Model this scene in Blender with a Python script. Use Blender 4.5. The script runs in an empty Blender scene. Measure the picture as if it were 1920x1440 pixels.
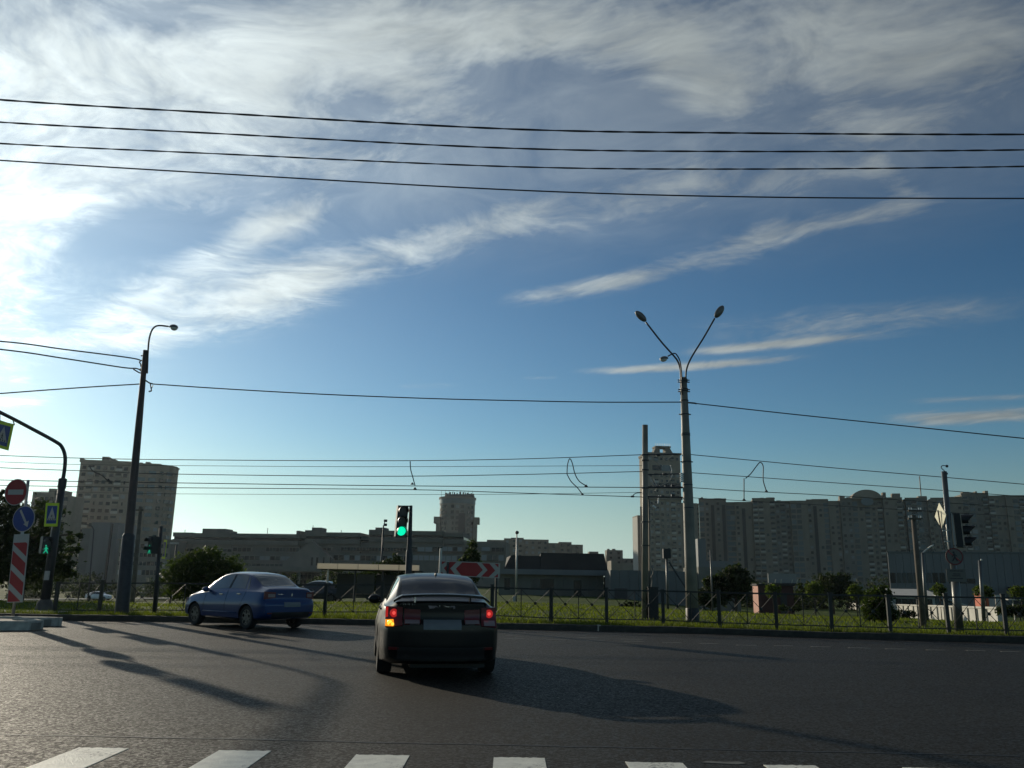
import bpy, bmesh, math, random
import numpy as np
from mathutils import Vector, Matrix
rnd = random.Random(7)
npr = np.random.RandomState(11)
SC = bpy.context.scene
COL = SC.collection
R = math.radians

# ------------------------------------------------------------------ camera
FPX, PITCH, ROLL, EYE = 1555.0, R(13.4), R(0.95), 1.28
cam_d = bpy.data.cameras.new('camera'); cam = bpy.data.objects.new('camera', cam_d); COL.objects.link(cam)
cam_d.sensor_width = 36; cam_d.lens = 36 * FPX / 1920; cam_d.clip_end = 9000; cam_d.clip_start = 0.05
CM = Matrix.Rotation(math.pi / 2 + PITCH, 4, 'X') @ Matrix.Rotation(ROLL, 4, 'Z')
cam.matrix_world = Matrix.Translation((0, 0, EYE)) @ CM
SC.camera = cam

# ------------------------------------------------------------------ light
SUN_AZ, SUN_EL = R(-38.5), R(15.0)      # azimuth from +Y, negative = left
SV = Vector((math.sin(SUN_AZ) * math.cos(SUN_EL), math.cos(SUN_AZ) * math.cos(SUN_EL), math.sin(SUN_EL)))
sd = bpy.data.lights.new('sun', 'SUN'); sun = bpy.data.objects.new('sun', sd); COL.objects.link(sun)
sd.energy = 3.4; sd.angle = R(0.6); sd.color = (1.0, 0.88, 0.69)
sun.rotation_euler = SV.to_track_quat('Z', 'Y').to_euler(); sun.location = (-30, 30, 30)

SC.view_settings.view_transform = 'Standard'; SC.view_settings.look = 'None'
SC.view_settings.gamma = 1.0; SC.view_settings.exposure = 0.0; SC.view_settings.use_curve_mapping = False
SC.cycles.max_bounces = 6; SC.cycles.diffuse_bounces = 3; SC.cycles.glossy_bounces = 3
SC.cycles.transmission_bounces = 4; SC.cycles.transparent_max_bounces = 8; SC.cycles.volume_bounces = 0

def ray(u, v):
    return (CM.to_3x3() @ Vector(((u - 960) / FPX, (720 - v) / FPX, -1.0)))
def P(u, v, Y):                      # a point seen in direction (u, v) at the real distance Y
    d = ray(u, v); return Vector((0, 0, EYE)) + d * (Y / d.y)
def G(u, v, z=0.0):                  # where that direction meets the level z
    d = ray(u, v); return Vector((0, 0, EYE)) + d * ((z - EYE) / d.z)
def azel(u, v):
    d = ray(u, v).normalized(); return math.degrees(math.atan2(d.x, d.y)), math.degrees(math.asin(d.z))

# ------------------------------------------------------------------ sky (physical sky + a cirrus layer on real directions)
W = bpy.data.worlds.new('World'); SC.world = W; W.use_nodes = True
nt = W.node_tree; nt.nodes.clear()
def N(t, **k):
    n = nt.nodes.new(t)
    for a, b in k.items(): setattr(n, a, b)
    return n
def lk(a, b): nt.links.new(a, b)
def M(op, a, b=None, c=None, clamp=False):
    n = N('ShaderNodeMath', operation=op); n.use_clamp = clamp
    for i, x in enumerate((a, b, c)):
        if x is None: continue
        if isinstance(x, (int, float)): n.inputs[i].default_value = x
        else: lk(x, n.inputs[i])
    return n.outputs[0]
out = N('ShaderNodeOutputWorld'); bg = N('ShaderNodeBackground')
tc = N('ShaderNodeTexCoord'); sep = N('ShaderNodeSeparateXYZ'); lk(tc.outputs['Generated'], sep.inputs[0])
sx, sy, sz = sep.outputs
sky = N('ShaderNodeTexSky', sky_type='NISHITA'); sky.sun_disc = False
sky.sun_elevation = SUN_EL; sky.sun_rotation = SUN_AZ
sky.air_density = 1.0; sky.dust_density = 0.15; sky.ozone_density = 3.0; sky.altitude = 20
SKY_STRENGTH = 0.075
DEG = 180 / math.pi
az = M('MULTIPLY', M('ARCTAN2', sx, sy), DEG)
el = M('MULTIPLY', M('ARCSINE', sz), DEG)
zc = M('MAXIMUM', sz, 0.03)
px, py = M('DIVIDE', sx, zc), M('DIVIDE', sy, zc)
def noise(vec, scale, detail, rough, dist=0.0, lac=2.0):
    n = N('ShaderNodeTexNoise'); n.inputs['Scale'].default_value = scale; n.inputs['Detail'].default_value = detail
    n.inputs['Roughness'].default_value = rough; n.inputs['Distortion'].default_value = dist; n.inputs['Lacunarity'].default_value = lac
    lk(vec, n.inputs['Vector']); return n
cmb = N('ShaderNodeCombineXYZ'); lk(px, cmb.inputs[0]); lk(py, cmb.inputs[1])
# large-scale warp so that streaks bend
wn = noise(cmb.outputs[0], 0.9, 3, 0.5)
wsub = N('ShaderNodeVectorMath', operation='SUBTRACT'); lk(wn.outputs['Color'], wsub.inputs[0]); wsub.inputs[1].default_value = (0.5, 0.5, 0.5)
wsc = N('ShaderNodeVectorMath', operation='SCALE'); lk(wsub.outputs[0], wsc.inputs[0]); wsc.inputs['Scale'].default_value = 0.9
wadd = N('ShaderNodeVectorMath', operation='ADD'); lk(cmb.outputs[0], wadd.inputs[0]); lk(wsc.outputs[0], wadd.inputs[1])
mp = N('ShaderNodeMapping'); mp.vector_type = 'POINT'
mp.inputs['Rotation'].default_value = (0, 0, R(38)); mp.inputs['Scale'].default_value = (1, 1, 1)
lk(wadd.outputs[0], mp.inputs['Vector'])
mp2 = N('ShaderNodeMapping'); mp2.inputs['Scale'].default_value = (0.6, 1.8, 1); lk(mp.outputs[0], mp2.inputs['Vector'])
streak = noise(mp2.outputs[0], 1.6, 9, 0.56).outputs['Fac']
mp3 = N('ShaderNodeMapping'); mp3.inputs['Scale'].default_value = (1.0, 1.25, 1); lk(mp.outputs[0], mp3.inputs['Vector'])
puff = noise(mp3.outputs[0], 3.6, 9, 0.58, 0.5).outputs['Fac']
mp4 = N('ShaderNodeMapping'); mp4.inputs['Scale'].default_value = (1.4, 2.7, 1); lk(mp.outputs[0], mp4.inputs['Vector'])
fine = noise(mp4.outputs[0], 8.0, 6, 0.6).outputs['Fac']
# strokes given as directions: (u0, v0, u1, v1, half width in the same units, amount)
STROKES = [
 (150, 640, 620, 515, 62, .60), (420, 560, 980, 400, 44, .62), (900, 410, 1330, 345, 50, .34), (150, 610, 560, 395, 34, .42),
 (440, 440, 620, 395, 30, .50), (950, 562, 1230, 518, 17, .62), (1120, 530, 1470, 452, 26, .52), (1360, 445, 1770, 378, 26, .56),
 (1620, 300, 1720, 370, 30, .34), (1300, 345, 1640, 330, 42, .30),
 (1110, 696, 1490, 671, 8, .95), (1290, 660, 1620, 628, 8, .9), (1300, 628, 2020, 548, 36, .46),
 (1680, 786, 1980, 775, 12, .95), (1700, 752, 1980, 740, 6, .45), (-60, 755, 90, 748, 10, .55), (745, 725, 860, 722, 6, .30),
 (980, 709, 1050, 707, 4, .30), (20, 712, 60, 712, 5, .3), (60, 640, 320, 640, 18, .30), (740, 780, 850, 786, 9, .12),
 (-350, 300, 220, 250, 240, .42), (-300, 560, 110, 560, 140, .40), (0, 120, 700, 180, 130, .38), (600, 30, 1300, 60, 70, .50),
 (700, 170, 900, 130, 40, .16), (1230, 90, 1420, 210, 60, .42), (1450, 60, 1960, 150, 110, .34), (1500, 240, 1960, 240, 50, .20), (-100, 400, 420, 330, 80, .42),
 (560, 330, 780, 300, 40, .16), (800, 215, 1300, 200, 16, .10),
 (170, 30, 420, 40, 36, -.24), (90, 20, 200, 60, 26, -.12), (520, 170, 740, 205, 38, -.34), (780, 120, 1180, 130, 42, -.42), (950, 180, 1250, 225, 45, -.30),
 (1400, 190, 1860, 170, 30, -.26), (1250, 250, 1500, 240, 30, -.18), (650, 330, 960, 322, 28, -.34), (380, 200, 700, 260, 22, -.18), (120, 450, 330, 415, 40, -.42),
 (1500, 470, 2000, 470, 75, -.32), (700, 640, 1800, 590, 30, -.06), (1250, 145, 1300, 160, 30, -.1), (1840, 330, 1960, 345, 26, -.3)]
acc = None
for (u0, v0, u1, v1, w, amt) in STROKES:
    a0, e0 = azel(u0, v0); a1, e1 = azel(u1, v1)
    ca, ce = (a0 + a1) / 2, (e0 + e1) / 2
    cosf = math.cos(math.radians(ce))
    dx_, dy_ = (a1 - a0) * cosf, e1 - e0
    L = math.hypot(dx_, dy_); cx_, cy_ = dx_ / L, dy_ / L
    wd = w / FPX * DEG * 0.93
    hl = L / 2
    A = M('MULTIPLY', M('SUBTRACT', az, ca), cosf); Bv = M('SUBTRACT', el, ce)
    al = M('ADD', M('MULTIPLY', A, cx_ / hl), M('MULTIPLY', Bv, cy_ / hl))
    ac = M('ADD', M('MULTIPLY', A, -cy_ / wd), M('MULTIPLY', Bv, cx_ / wd))
    s = M('ADD', M('MULTIPLY', M('MULTIPLY', al, al), M('MULTIPLY', al, al)), M('MULTIPLY', ac, ac))
    e = M('MULTIPLY', M('POWER', 2.71828, M('MULTIPLY', s, -1.0)), amt)
    acc = e if acc is None else M('ADD', acc, e)
def sstep(x, a, b):
    n = N('ShaderNodeMapRange', interpolation_type='SMOOTHSTEP'); n.inputs['From Min'].default_value = a; n.inputs['From Max'].default_value = b
    lk(x, n.inputs['Value']); return n.outputs['Result']
base = M('MULTIPLY', sstep(el, 20, 33), 0.50)
mix = M('ADD', M('MULTIPLY', streak, 0.36), M('ADD', M('MULTIPLY', puff, 0.46), M('MULTIPLY', fine, 0.18)))
mixc = M('ADD', M('MULTIPLY', M('SUBTRACT', mix, 0.5), 2.1), M('MULTIPLY', M('SUBTRACT', noise(mp3.outputs[0], 22.0, 4, 0.6).outputs['Fac'], 0.5), 0.4))
gate = M('MAXIMUM', M('ADD', base, acc), 0.0)
amp = M('MULTIPLY_ADD', sstep(gate, 0.0, 0.4), 0.85, 0.15)
dens = sstep(M('ADD', gate, M('MULTIPLY', mixc, amp)), 0.04, 1.12)
dens = M('MAXIMUM', dens, M('MULTIPLY', sstep(el, 19, 29), M('MULTIPLY_ADD', puff, 0.5, 0.10)))
# cloud light: grey-blue base, strong forward scattering round the sun
dot = N('ShaderNodeVectorMath', operation='DOT_PRODUCT'); lk(tc.outputs['Generated'], dot.inputs[0]); dot.inputs[1].default_value = SV
cosg = dot.outputs['Value']
ang = M('MULTIPLY', M('ARCCOSINE', M('MINIMUM', cosg, 0.99999)), DEG)
fwd = M('POWER', 2.71828, M('MULTIPLY', ang, -1 / 17.0))
lum = M("ADD", M("MULTIPLY_ADD", fwd, 1.0, 0.05), M("MULTIPLY", M("POWER", 2.71828, M("MULTIPLY", ang, -1 / 48.0)), 0.84))
shade = M('MULTIPLY_ADD', puff, 1.1, 0.45)
lumc = M('MULTIPLY', lum, shade)
def rgbscale(col, fac):
    n = N('ShaderNodeVectorMath', operation='SCALE'); n.inputs[0].default_value = col; lk(fac, n.inputs['Scale']); return n.outputs[0]
cloud = rgbscale((0.90, 1.0, 1.0), lumc)
skyscl = N('ShaderNodeVectorMath', operation='SCALE'); lk(sky.outputs[0], skyscl.inputs[0]); skyscl.inputs['Scale'].default_value = SKY_STRENGTH
sks = N('ShaderNodeSeparateXYZ'); lk(skyscl.outputs[0], sks.inputs[0]); skc = N('ShaderNodeCombineXYZ')
for i_, (pw_, k_) in enumerate(((1.49, 1.52), (1.40, 1.50), (1.35, 1.31))):
    lk(M('MINIMUM', M('MULTIPLY', M('POWER', sks.outputs[i_], pw_), k_), 1.1), skc.inputs[i_])
skyscl = skc
# near the horizon the hazy air is pale cyan rather than yellow
ssum = N('ShaderNodeSeparateXYZ'); lk(skc.outputs[0], ssum.inputs[0])
lum_s = M('ADD', M('MULTIPLY', ssum.outputs[0], .22), M('ADD', M('MULTIPLY', ssum.outputs[1], .62), M('MULTIPLY', ssum.outputs[2], .16)))
hz_c = rgbscale((0.78, 1.05, 1.02), lum_s)
hmx = N('ShaderNodeMix', data_type='VECTOR'); lk(M('MULTIPLY', M('SUBTRACT', 1.0, sstep(el, 0.5, 10.0)), 0.85), hmx.inputs['Factor']); lk(skc.outputs[0], hmx.inputs[4]); lk(hz_c, hmx.inputs[5])
class _O: outputs = [hmx.outputs[1]]
skyscl = _O
# thin haze veil that brightens the clear sky near the sun
veil = rgbscale((0.86, 1.0, 1.04), M('MULTIPLY', M('POWER', 2.71828, M('MULTIPLY', ang, -1 / 15.0)), 0.42))
vadd = N('ShaderNodeVectorMath', operation='ADD'); lk(skyscl.outputs[0], vadd.inputs[0]); lk(veil, vadd.inputs[1])
mx = N('ShaderNodeMix', data_type='VECTOR'); lk(M('MULTIPLY', dens, 0.90), mx.inputs['Factor']); lk(vadd.outputs[0], mx.inputs[4]); lk(cloud, mx.inputs[5])
lk(mx.outputs[1], bg.inputs['Color']); bg.inputs['Strength'].default_value = 1.0; lk(bg.outputs[0], out.inputs['Surface'])
W.cycles.sampling_method = 'MANUAL'; W.cycles.sample_map_resolution = 1024

# ------------------------------------------------------------------ materials
def mat(name, col, rough=0.7, metal=0.0, var=0.0, scale=3.0, bump=0.0, bscale=20.0, spec=0.5, coat=0.0, emit=None, estr=0.0, trans=0.0, crough=.03, sat=None, dirt=0.0, dscale=(1, 1, 0.15)):
    m = bpy.data.materials.new(name); m.use_nodes = True; t = m.node_tree; b = t.nodes['Principled BSDF']
    b.inputs['Base Color'].default_value = (*col, 1); b.inputs['Roughness'].default_value = rough; b.inputs['Metallic'].default_value = metal
    b.inputs['Specular IOR Level'].default_value = spec; b.inputs['Coat Weight'].default_value = coat; b.inputs['Coat Roughness'].default_value = crough
    if emit: b.inputs['Emission Color'].default_value = (*emit, 1); b.inputs['Emission Strength'].default_value = estr
    if trans: b.inputs['Transmission Weight'].default_value = trans
    cur = None
    if var or bump or dirt:
        tc = t.nodes.new('ShaderNodeTexCoord')
    def mul(colsock, fac, lo, hi):
        mr = t.nodes.new('ShaderNodeMapRange'); mr.inputs['From Min'].default_value = 0.3; mr.inputs['From Max'].default_value = 0.7
        mr.inputs['To Min'].default_value = lo; mr.inputs['To Max'].default_value = hi; t.links.new(fac, mr.inputs['Value'])
        v = t.nodes.new('ShaderNodeVectorMath'); v.operation = 'SCALE'; t.links.new(mr.outputs[0], v.inputs['Scale'])
        if colsock is None: v.inputs[0].default_value = col
        else: t.links.new(colsock, v.inputs[0])
        return v.outputs[0]
    if var:
        n = t.nodes.new('ShaderNodeTexNoise'); n.inputs['Scale'].default_value = scale; n.inputs['Detail'].default_value = 6; t.links.new(tc.outputs['Object'], n.inputs['Vector'])
        cur = mul(cur, n.outputs['Fac'], 1 - var, 1 + var)
    if dirt:
        mp = t.nodes.new('ShaderNodeMapping'); mp.inputs['Scale'].default_value = dscale; t.links.new(tc.outputs['Object'], mp.inputs['Vector'])
        n = t.nodes.new('ShaderNodeTexNoise'); n.inputs['Scale'].default_value = 1.0; n.inputs['Detail'].default_value = 5; t.links.new(mp.outputs[0], n.inputs['Vector'])
        cur = mul(cur, n.outputs['Fac'], 1 - dirt, 1 + dirt * 0.5)
    if cur is not None: t.links.new(cur, b.inputs['Base Color'])
    if bump:
        n = t.nodes.new('ShaderNodeTexNoise'); n.inputs['Scale'].default_value = bscale; n.inputs['Detail'].default_value = 4; t.links.new(tc.outputs['Object'], n.inputs['Vector'])
        bp = t.nodes.new('ShaderNodeBump'); bp.inputs['Strength'].default_value = bump; bp.inputs['Distance'].default_value = 0.02
        t.links.new(n.outputs['Fac'], bp.inputs['Height']); t.links.new(bp.outputs[0], b.inputs['Normal'])
    return m

def leafmat(name, c0, c1, tr=0.45):
    m = bpy.data.materials.new(name); m.use_nodes = True; t = m.node_tree; b = t.nodes['Principled BSDF']; o = t.nodes['Material Output']
    g = t.nodes.new('ShaderNodeNewGeometry'); r = t.nodes.new('ShaderNodeValToRGB')
    r.color_ramp.elements[0].color = (*c0, 1); r.color_ramp.elements[1].color = (*c1, 1)
    t.links.new(g.outputs['Random Per Island'], r.inputs[0]); t.links.new(r.outputs[0], b.inputs['Base Color'])
    b.inputs['Roughness'].default_value = 0.65; b.inputs['Specular IOR Level'].default_value = 0.25
    tl = t.nodes.new('ShaderNodeBsdfTranslucent'); v = t.nodes.new('ShaderNodeVectorMath'); v.operation = 'MULTIPLY'; v.inputs[1].default_value = (1.5, 1.7, 0.5)
    t.links.new(r.outputs[0], v.inputs[0]); t.links.new(v.outputs[0], tl.inputs['Color'])
    mx = t.nodes.new('ShaderNodeMixShader'); mx.inputs[0].default_value = tr
    t.links.new(b.outputs[0], mx.inputs[1]); t.links.new(tl.outputs[0], mx.inputs[2]); t.links.new(mx.outputs[0], o.inputs['Surface'])
    return m

MT = {}
MT['concrete'] = mat('concrete', (.20, .185, .145), .52, var=.25, scale=2.2, bump=.3, bscale=25, dirt=.25, dscale=(3, 3, .4))
MT['concrete_dark'] = mat('concrete_dark', (.10, .095, .085), .9, var=.3, scale=3)
MT['kerb'] = mat('kerb', (.042, .039, .031), .85, var=.3, scale=5, bump=.3)
MT['kerb_pale'] = mat('kerb_pale', (.42, .40, .34), .85, var=.3, scale=6, bump=.3)
MT['paving'] = mat('paving', (.24, .215, .18), .9, var=.25, scale=3, bump=.2)
MT['paint'] = mat('road_paint', (.66, .65, .56), .6, var=.16, scale=9, bump=.35, bscale=70)
def worn_paint():
    m = MT['paint']; t = m.node_tree; b = t.nodes['Principled BSDF']; old = b.inputs['Base Color'].links[0].from_socket
    tc = t.nodes.new('ShaderNodeTexCoord'); n = t.nodes.new('ShaderNodeTexNoise'); n.inputs['Scale'].default_value = 26; n.inputs['Detail'].default_value = 8; n.inputs['Roughness'].default_value = .75; t.links.new(tc.outputs['Object'], n.inputs['Vector'])
    n2 = t.nodes.new('ShaderNodeTexNoise'); n2.inputs['Scale'].default_value = 2.2; n2.inputs['Detail'].default_value = 4; t.links.new(tc.outputs['Object'], n2.inputs['Vector'])
    a = t.nodes.new('ShaderNodeMath'); a.operation = 'MULTIPLY_ADD'; a.inputs[1].default_value = .55; t.links.new(n2.outputs['Fac'], a.inputs[0]); t.links.new(n.outputs['Fac'], a.inputs[2])
    mr = t.nodes.new('ShaderNodeMapRange'); mr.inputs['From Min'].default_value = .86; mr.inputs['From Max'].default_value = 1.0; t.links.new(a.outputs[0], mr.inputs['Value'])
    mx = t.nodes.new('ShaderNodeMix'); mx.data_type = 'RGBA'; t.links.new(mr.outputs[0], mx.inputs['Factor']); t.links.new(old, mx.inputs[6]); mx.inputs[7].default_value = (.10, .095, .08, 1); t.links.new(mx.outputs[2], b.inputs['Base Color'])
worn_paint()
MT['paint_worn'] = mat('road_paint_worn', (.10, .097, .082), .7, var=.35, scale=10, bump=.2, bscale=60)
MT['steel_dark'] = mat('dark_painted_steel', (.035, .035, .038), .5, var=.2, scale=8, spec=.4)
MT['fence'] = mat('fence_paint', (.016, .017, .013), .5, var=.2, scale=6)
MT['pole_brown'] = mat('brown_painted_pole', (.075, .052, .045), .6, var=.25, scale=2, dirt=.2)
MT['galv'] = mat('galvanised_steel', (.42, .42, .40), .45, metal=.6, var=.15, scale=6)
MT['galv_dark'] = mat('weathered_steel', (.12, .12, .11), .42, metal=.4, var=.2, scale=5)
MT['wood'] = mat('weathered_wood', (.13, .11, .085), .9, var=.3, scale=3, dirt=.3)
MT['cable'] = mat('cable_rubber', (.012, .012, .013), .5)
MT['wire'] = mat('contact_wire', (.05, .045, .04), .45, metal=.7)
MT['ceramic'] = mat('ceramic_insulator', (.72, .74, .72), .2)
MT['black_box'] = mat('black_cabinet', (.014, .015, .014), .55, var=.3)
MT['glass_dome'] = mat('lamp_glass', (.75, .72, .62), .15, spec=.7)
MT['lamp_housing'] = mat('lamp_housing', (.16, .15, .135), .45, metal=.3)
MT['sign_red'] = mat('sign_red', (.34, .022, .022), .5, var=.08)
MT['sign_blue'] = mat('sign_blue', (.022, .05, .22), .45, var=.08)
MT['sign_white'] = mat('sign_white', (.42, .41, .37), .5, var=.06)
MT['sign_black'] = mat('sign_black', (.012, .012, .012), .5)
MT['sign_lime'] = mat('sign_lime', (.58, .72, .02), .5)
MT['sign_back'] = mat('sign_back', (.62, .60, .44), .6, var=.08)
MT['signal_black'] = mat('signal_housing', (.012, .013, .013), .45)
MT['lens_dark'] = mat('dark_lens', (.02, .01, .01), .3)
MT['green_lit'] = mat('green_lit_lens', (.0, .3, .2), .4, emit=(0.0, 1.0, 0.52), estr=0.95)
MT['green_figure'] = mat('green_lit_figure', (.0, .25, .15), .4, emit=(0.02, 0.62, 0.33), estr=0.55)
# buildings
MT['panel_warm'] = mat('concrete_panel_warm', (.24, .212, .165), .9, var=.10, scale=.5, dirt=.16, dscale=(.35, .35, .06))
MT['panel_grey'] = mat('concrete_panel_grey', (.20, .187, .155), .9, var=.10, scale=.5, dirt=.14, dscale=(.3, .3, .06))
MT['panel_tower'] = mat('tower_brick', (.28, .24, .185), .9, var=.12, scale=.4, dirt=.16, dscale=(.3, .3, .05))
MT['metal_clad'] = mat('grey_cladding', (.15, .158, .157), .6, var=.06, scale=.3, dirt=.10, dscale=(.5, .5, .03))
MT['clad_blue'] = mat('blue_grey_cladding', (.105, .118, .115), .6, var=.10, scale=.4)
MT['dark_roof'] = mat('dark_roofing', (.02, .02, .018), .8, var=.25, scale=.6)
MT['plaster'] = mat('grey_plaster', (.165, .16, .133), .85, var=.12, scale=.5, dirt=.15, dscale=(.3, .3, .1))
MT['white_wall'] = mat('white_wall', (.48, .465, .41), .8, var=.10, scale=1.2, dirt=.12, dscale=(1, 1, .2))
MT['brick_red'] = mat('red_brick_kiosk', (.075, .032, .026), .85, var=.15, scale=3)
MT['win_dark'] = mat('dark_glass', (.008, .010, .012), .2, spec=.3)
MT['win_mid'] = mat('glass_mid', (.03, .042, .046), .2, spec=.4)
MT['win_pale'] = mat('curtained_glass', (.24, .255, .25), .35)
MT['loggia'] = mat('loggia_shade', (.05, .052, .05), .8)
MT['balc'] = mat('balcony_front', (.42, .40, .35), .8, var=.15, scale=.5)
MT['glazed'] = mat('glazed_bay', (.09, .12, .125), .3, var=.2, scale=.4)
MT['billboard'] = mat('billboard_back', (.22, .23, .215), .7, var=.1)
# vegetation
MT['leaf_dark'] = leafmat('leaf_dark', (.013, .021, .009), (.042, .055, .018), .32)
MT['leaf_mid'] = leafmat('leaf_mid', (.02, .034, .010), (.058, .076, .02), .4)
MT['leaf_light'] = leafmat('leaf_light', (.04, .06, .014), (.10, .125, .03), .45)
MT['blade'] = leafmat('grass_blade', (.052, .066, .013), (.135, .148, .030), .48)
MT['bark'] = mat('bark', (.07, .055, .042), .95, var=.3, scale=6)
# vehicles
MT['car_black'] = mat('black_car_paint', (.006, .0066, .0062), .42, metal=.0, spec=.15, coat=.32, crough=.14)
MT['car_blue'] = mat('blue_car_paint', (.006, .034, .125), .34, metal=.15, spec=.35, coat=.45)
MT['car_white'] = mat('white_car_paint', (.75, .75, .74), .3, coat=.6)
MT['car_dark'] = mat('dark_car_paint', (.03, .03, .033), .35, coat=.6)
MT['car_glass'] = mat('tinted_glass', (.006, .008, .009), .04, spec=.8)
MT['car_glass_clear'] = mat('side_glass', (.05, .065, .07), .05, spec=.9)
MT['trim'] = mat('black_plastic', (.011, .011, .011), .6)
MT['tyre'] = mat('tyre', (.010, .010, .010), .85)
MT['rim'] = mat('alloy_rim', (.11, .11, .11), .35, metal=.8)
MT['lamp_red'] = mat('red_tail_lens', (.12, .006, .007), .35, coat=.1)
MT['lamp_red_lit'] = mat('red_tail_lit', (.5, .01, .01), .2, emit=(1.0, .03, .03), estr=.30)
MT['lamp_red_hot'] = mat('red_lamp_core', (.5, .02, .02), .2, emit=(1.0, .10, .08), estr=.85)
MT['lamp_amber'] = mat('amber_lit', (.6, .25, .02), .2, emit=(1.0, .30, .01), estr=1.0)
MT['lamp_amber_hot'] = mat('amber_core', (.6, .35, .05), .2, emit=(1.0, .55, .05), estr=1.6)
MT['lamp_clear'] = mat('clear_lens', (.22, .17, .17), .35, coat=.1)
MT['chrome'] = mat('chrome', (.55, .55, .55), .18, metal=.9)
MT['plate'] = mat('number_plate', (.15, .165, .17), .5, var=.1, scale=8)

# ------------------------------------------------------------------ helpers
class MB:
    def __init__(s): s.v = []; s.f = []; s.m = []; s.cur = 0
    def add(s, vs, fs):
        o = len(s.v); s.v += [tuple(p) for p in vs]
        for f in fs: s.f.append([i + o for i in f]); s.m.append(s.cur)
        return s
    def box(s, x0, x1, y0, y1, z0, z1):
        return s.add([(x0, y0, z0), (x1, y0, z0), (x1, y1, z0), (x0, y1, z0), (x0, y0, z1), (x1, y0, z1), (x1, y1, z1), (x0, y1, z1)],
                     [(0, 3, 2, 1), (4, 5, 6, 7), (0, 1, 5, 4), (1, 2, 6, 5), (2, 3, 7, 6), (3, 0, 4, 7)])
    def obox(s, c, ax, ay, az, hx, hy, hz):       # oriented box
        c = Vector(c); vs = []
        for k in (-1, 1):
            for (i, j) in ((-1, -1), (1, -1), (1, 1), (-1, 1)): vs.append(c + ax * (i * hx) + ay * (j * hy) + az * (k * hz))
        return s.add(vs, [(0, 3, 2, 1), (4, 5, 6, 7), (0, 1, 5, 4), (1, 2, 6, 5), (2, 3, 7, 6), (3, 0, 4, 7)])
    def tube(s, pts, rad, n=8, cap=True):
        pts = [Vector(p) for p in pts]; k = len(pts)
        if isinstance(rad, (int, float)): rad = [rad] * k
        vs = []; prev = None
        for i, p in enumerate(pts):
            d = (pts[min(i + 1, k - 1)] - pts[max(i - 1, 0)])
            d = d.normalized() if d.length > 1e-9 else Vector((0, 0, 1))
            if prev is None:
                a = Vector((0, 0, 1)) if abs(d.z) < .9 else Vector((1, 0, 0)); a = (a - d * a.dot(d)).normalized()
            else:
                a = prev - d * prev.dot(d); a = a.normalized() if a.length > 1e-6 else d.orthogonal().normalized()
            prev = a; b = d.cross(a)
            for j in range(n):
                t = 2 * math.pi * j / n; vs.append(p + (a * math.cos(t) + b * math.sin(t)) * rad[i])
        fs = []
        for i in range(k - 1):
            for j in range(n):
                fs.append((i * n + j, i * n + (j + 1) % n, (i + 1) * n + (j + 1) % n, (i + 1) * n + j))
        if cap: fs.append(tuple(range(n - 1, -1, -1))); fs.append(tuple((k - 1) * n + j for j in range(n)))
        return s.add(vs, fs)
    def prism(s, poly, off):                      # poly: 3D outline, off: thickness vector
        off = Vector(off); n = len(poly); vs = [Vector(p) for p in poly] + [Vector(p) + off for p in poly]
        fs = [tuple(range(n)), tuple(range(2 * n - 1, n - 1, -1))] + [(i, i + n, (i + 1) % n + n, (i + 1) % n) for i in range(n)]
        return s.add(vs, fs)
    def ell(s, c, ax, ay, az, n=12, m=8, zlo=-1.0, zhi=1.0):
        c = Vector(c); vs = []
        t0, t1 = math.asin(zlo), math.asin(zhi)
        for i in range(m + 1):
            t = t0 + (t1 - t0) * i / m
            for j in range(n):
                p = 2 * math.pi * j / n; vs.append(c + ax * (math.cos(t) * math.cos(p)) + ay * (math.cos(t) * math.sin(p)) + az * math.sin(t))
        fs = [(i * n + j, i * n + (j + 1) % n, (i + 1) * n + (j + 1) % n, (i + 1) * n + j) for i in range(m) for j in range(n)]
        fs.append(tuple(range(n - 1, -1, -1))); fs.append(tuple(m * n + j for j in range(n)))
        return s.add(vs, fs)
    def mesh(s, name, mats, org=(0, 0, 0), smooth=False):
        me = bpy.data.meshes.new(name); o = Vector(org)
        me.from_pydata([(p[0] - o.x, p[1] - o.y, p[2] - o.z) for p in s.v], [], s.f)
        if not isinstance(mats, (list, tuple)): mats = [mats]
        for m in mats: me.materials.append(MT[m] if isinstance(m, str) else m)
        if len(mats) > 1: me.polygons.foreach_set('material_index', s.m)
        if smooth:
            me.shade_smooth()
            if smooth is not True: me.set_sharp_from_angle(angle=R(smooth))
        me.update(); return me
def link(name, me, parent=None, loc=None, rotz=None, scale=None):
    o = bpy.data.objects.new(name, me); COL.objects.link(o)
    if parent: o.parent = parent
    if loc is not None: o.location = loc
    if rotz is not None: o.rotation_euler = (0, 0, rotz)
    if scale is not None: o.scale = scale
    return o
def org_of(p):
    while p.parent: p = p.parent
    return p.location
def part(name, mb, mats, parent, smooth=False, local=False, label=None, kind=None):   # geometry given in world coordinates unless local
    me = mb.mesh(name, mats, (0, 0, 0) if local else org_of(parent), smooth)
    o = link(name, me, parent)
    if label: o['label'] = label
    if kind: o['kind'] = kind
    return o
def tag(o, label=None, cat=None, group=None, kind=None):
    if label: o['label'] = label
    if cat: o['category'] = cat
    if group: o['group'] = group
    if kind: o['kind'] = kind
    return o
def thing(name, label, cat, loc, rotz=0.0, group=None):
    return tag(link(name, None, None, loc, rotz), label, cat, group)
def single(name, label, cat, mb, mats, org, smooth=False, group=None):
    return tag(link(name, mb.mesh(name, mats, org, smooth), None, org), label, cat, group)
def struct(name, mb, mats, smooth=False):
    return tag(link(name, mb.mesh(name, mats, (0, 0, 0), smooth)), kind='structure')
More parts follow.
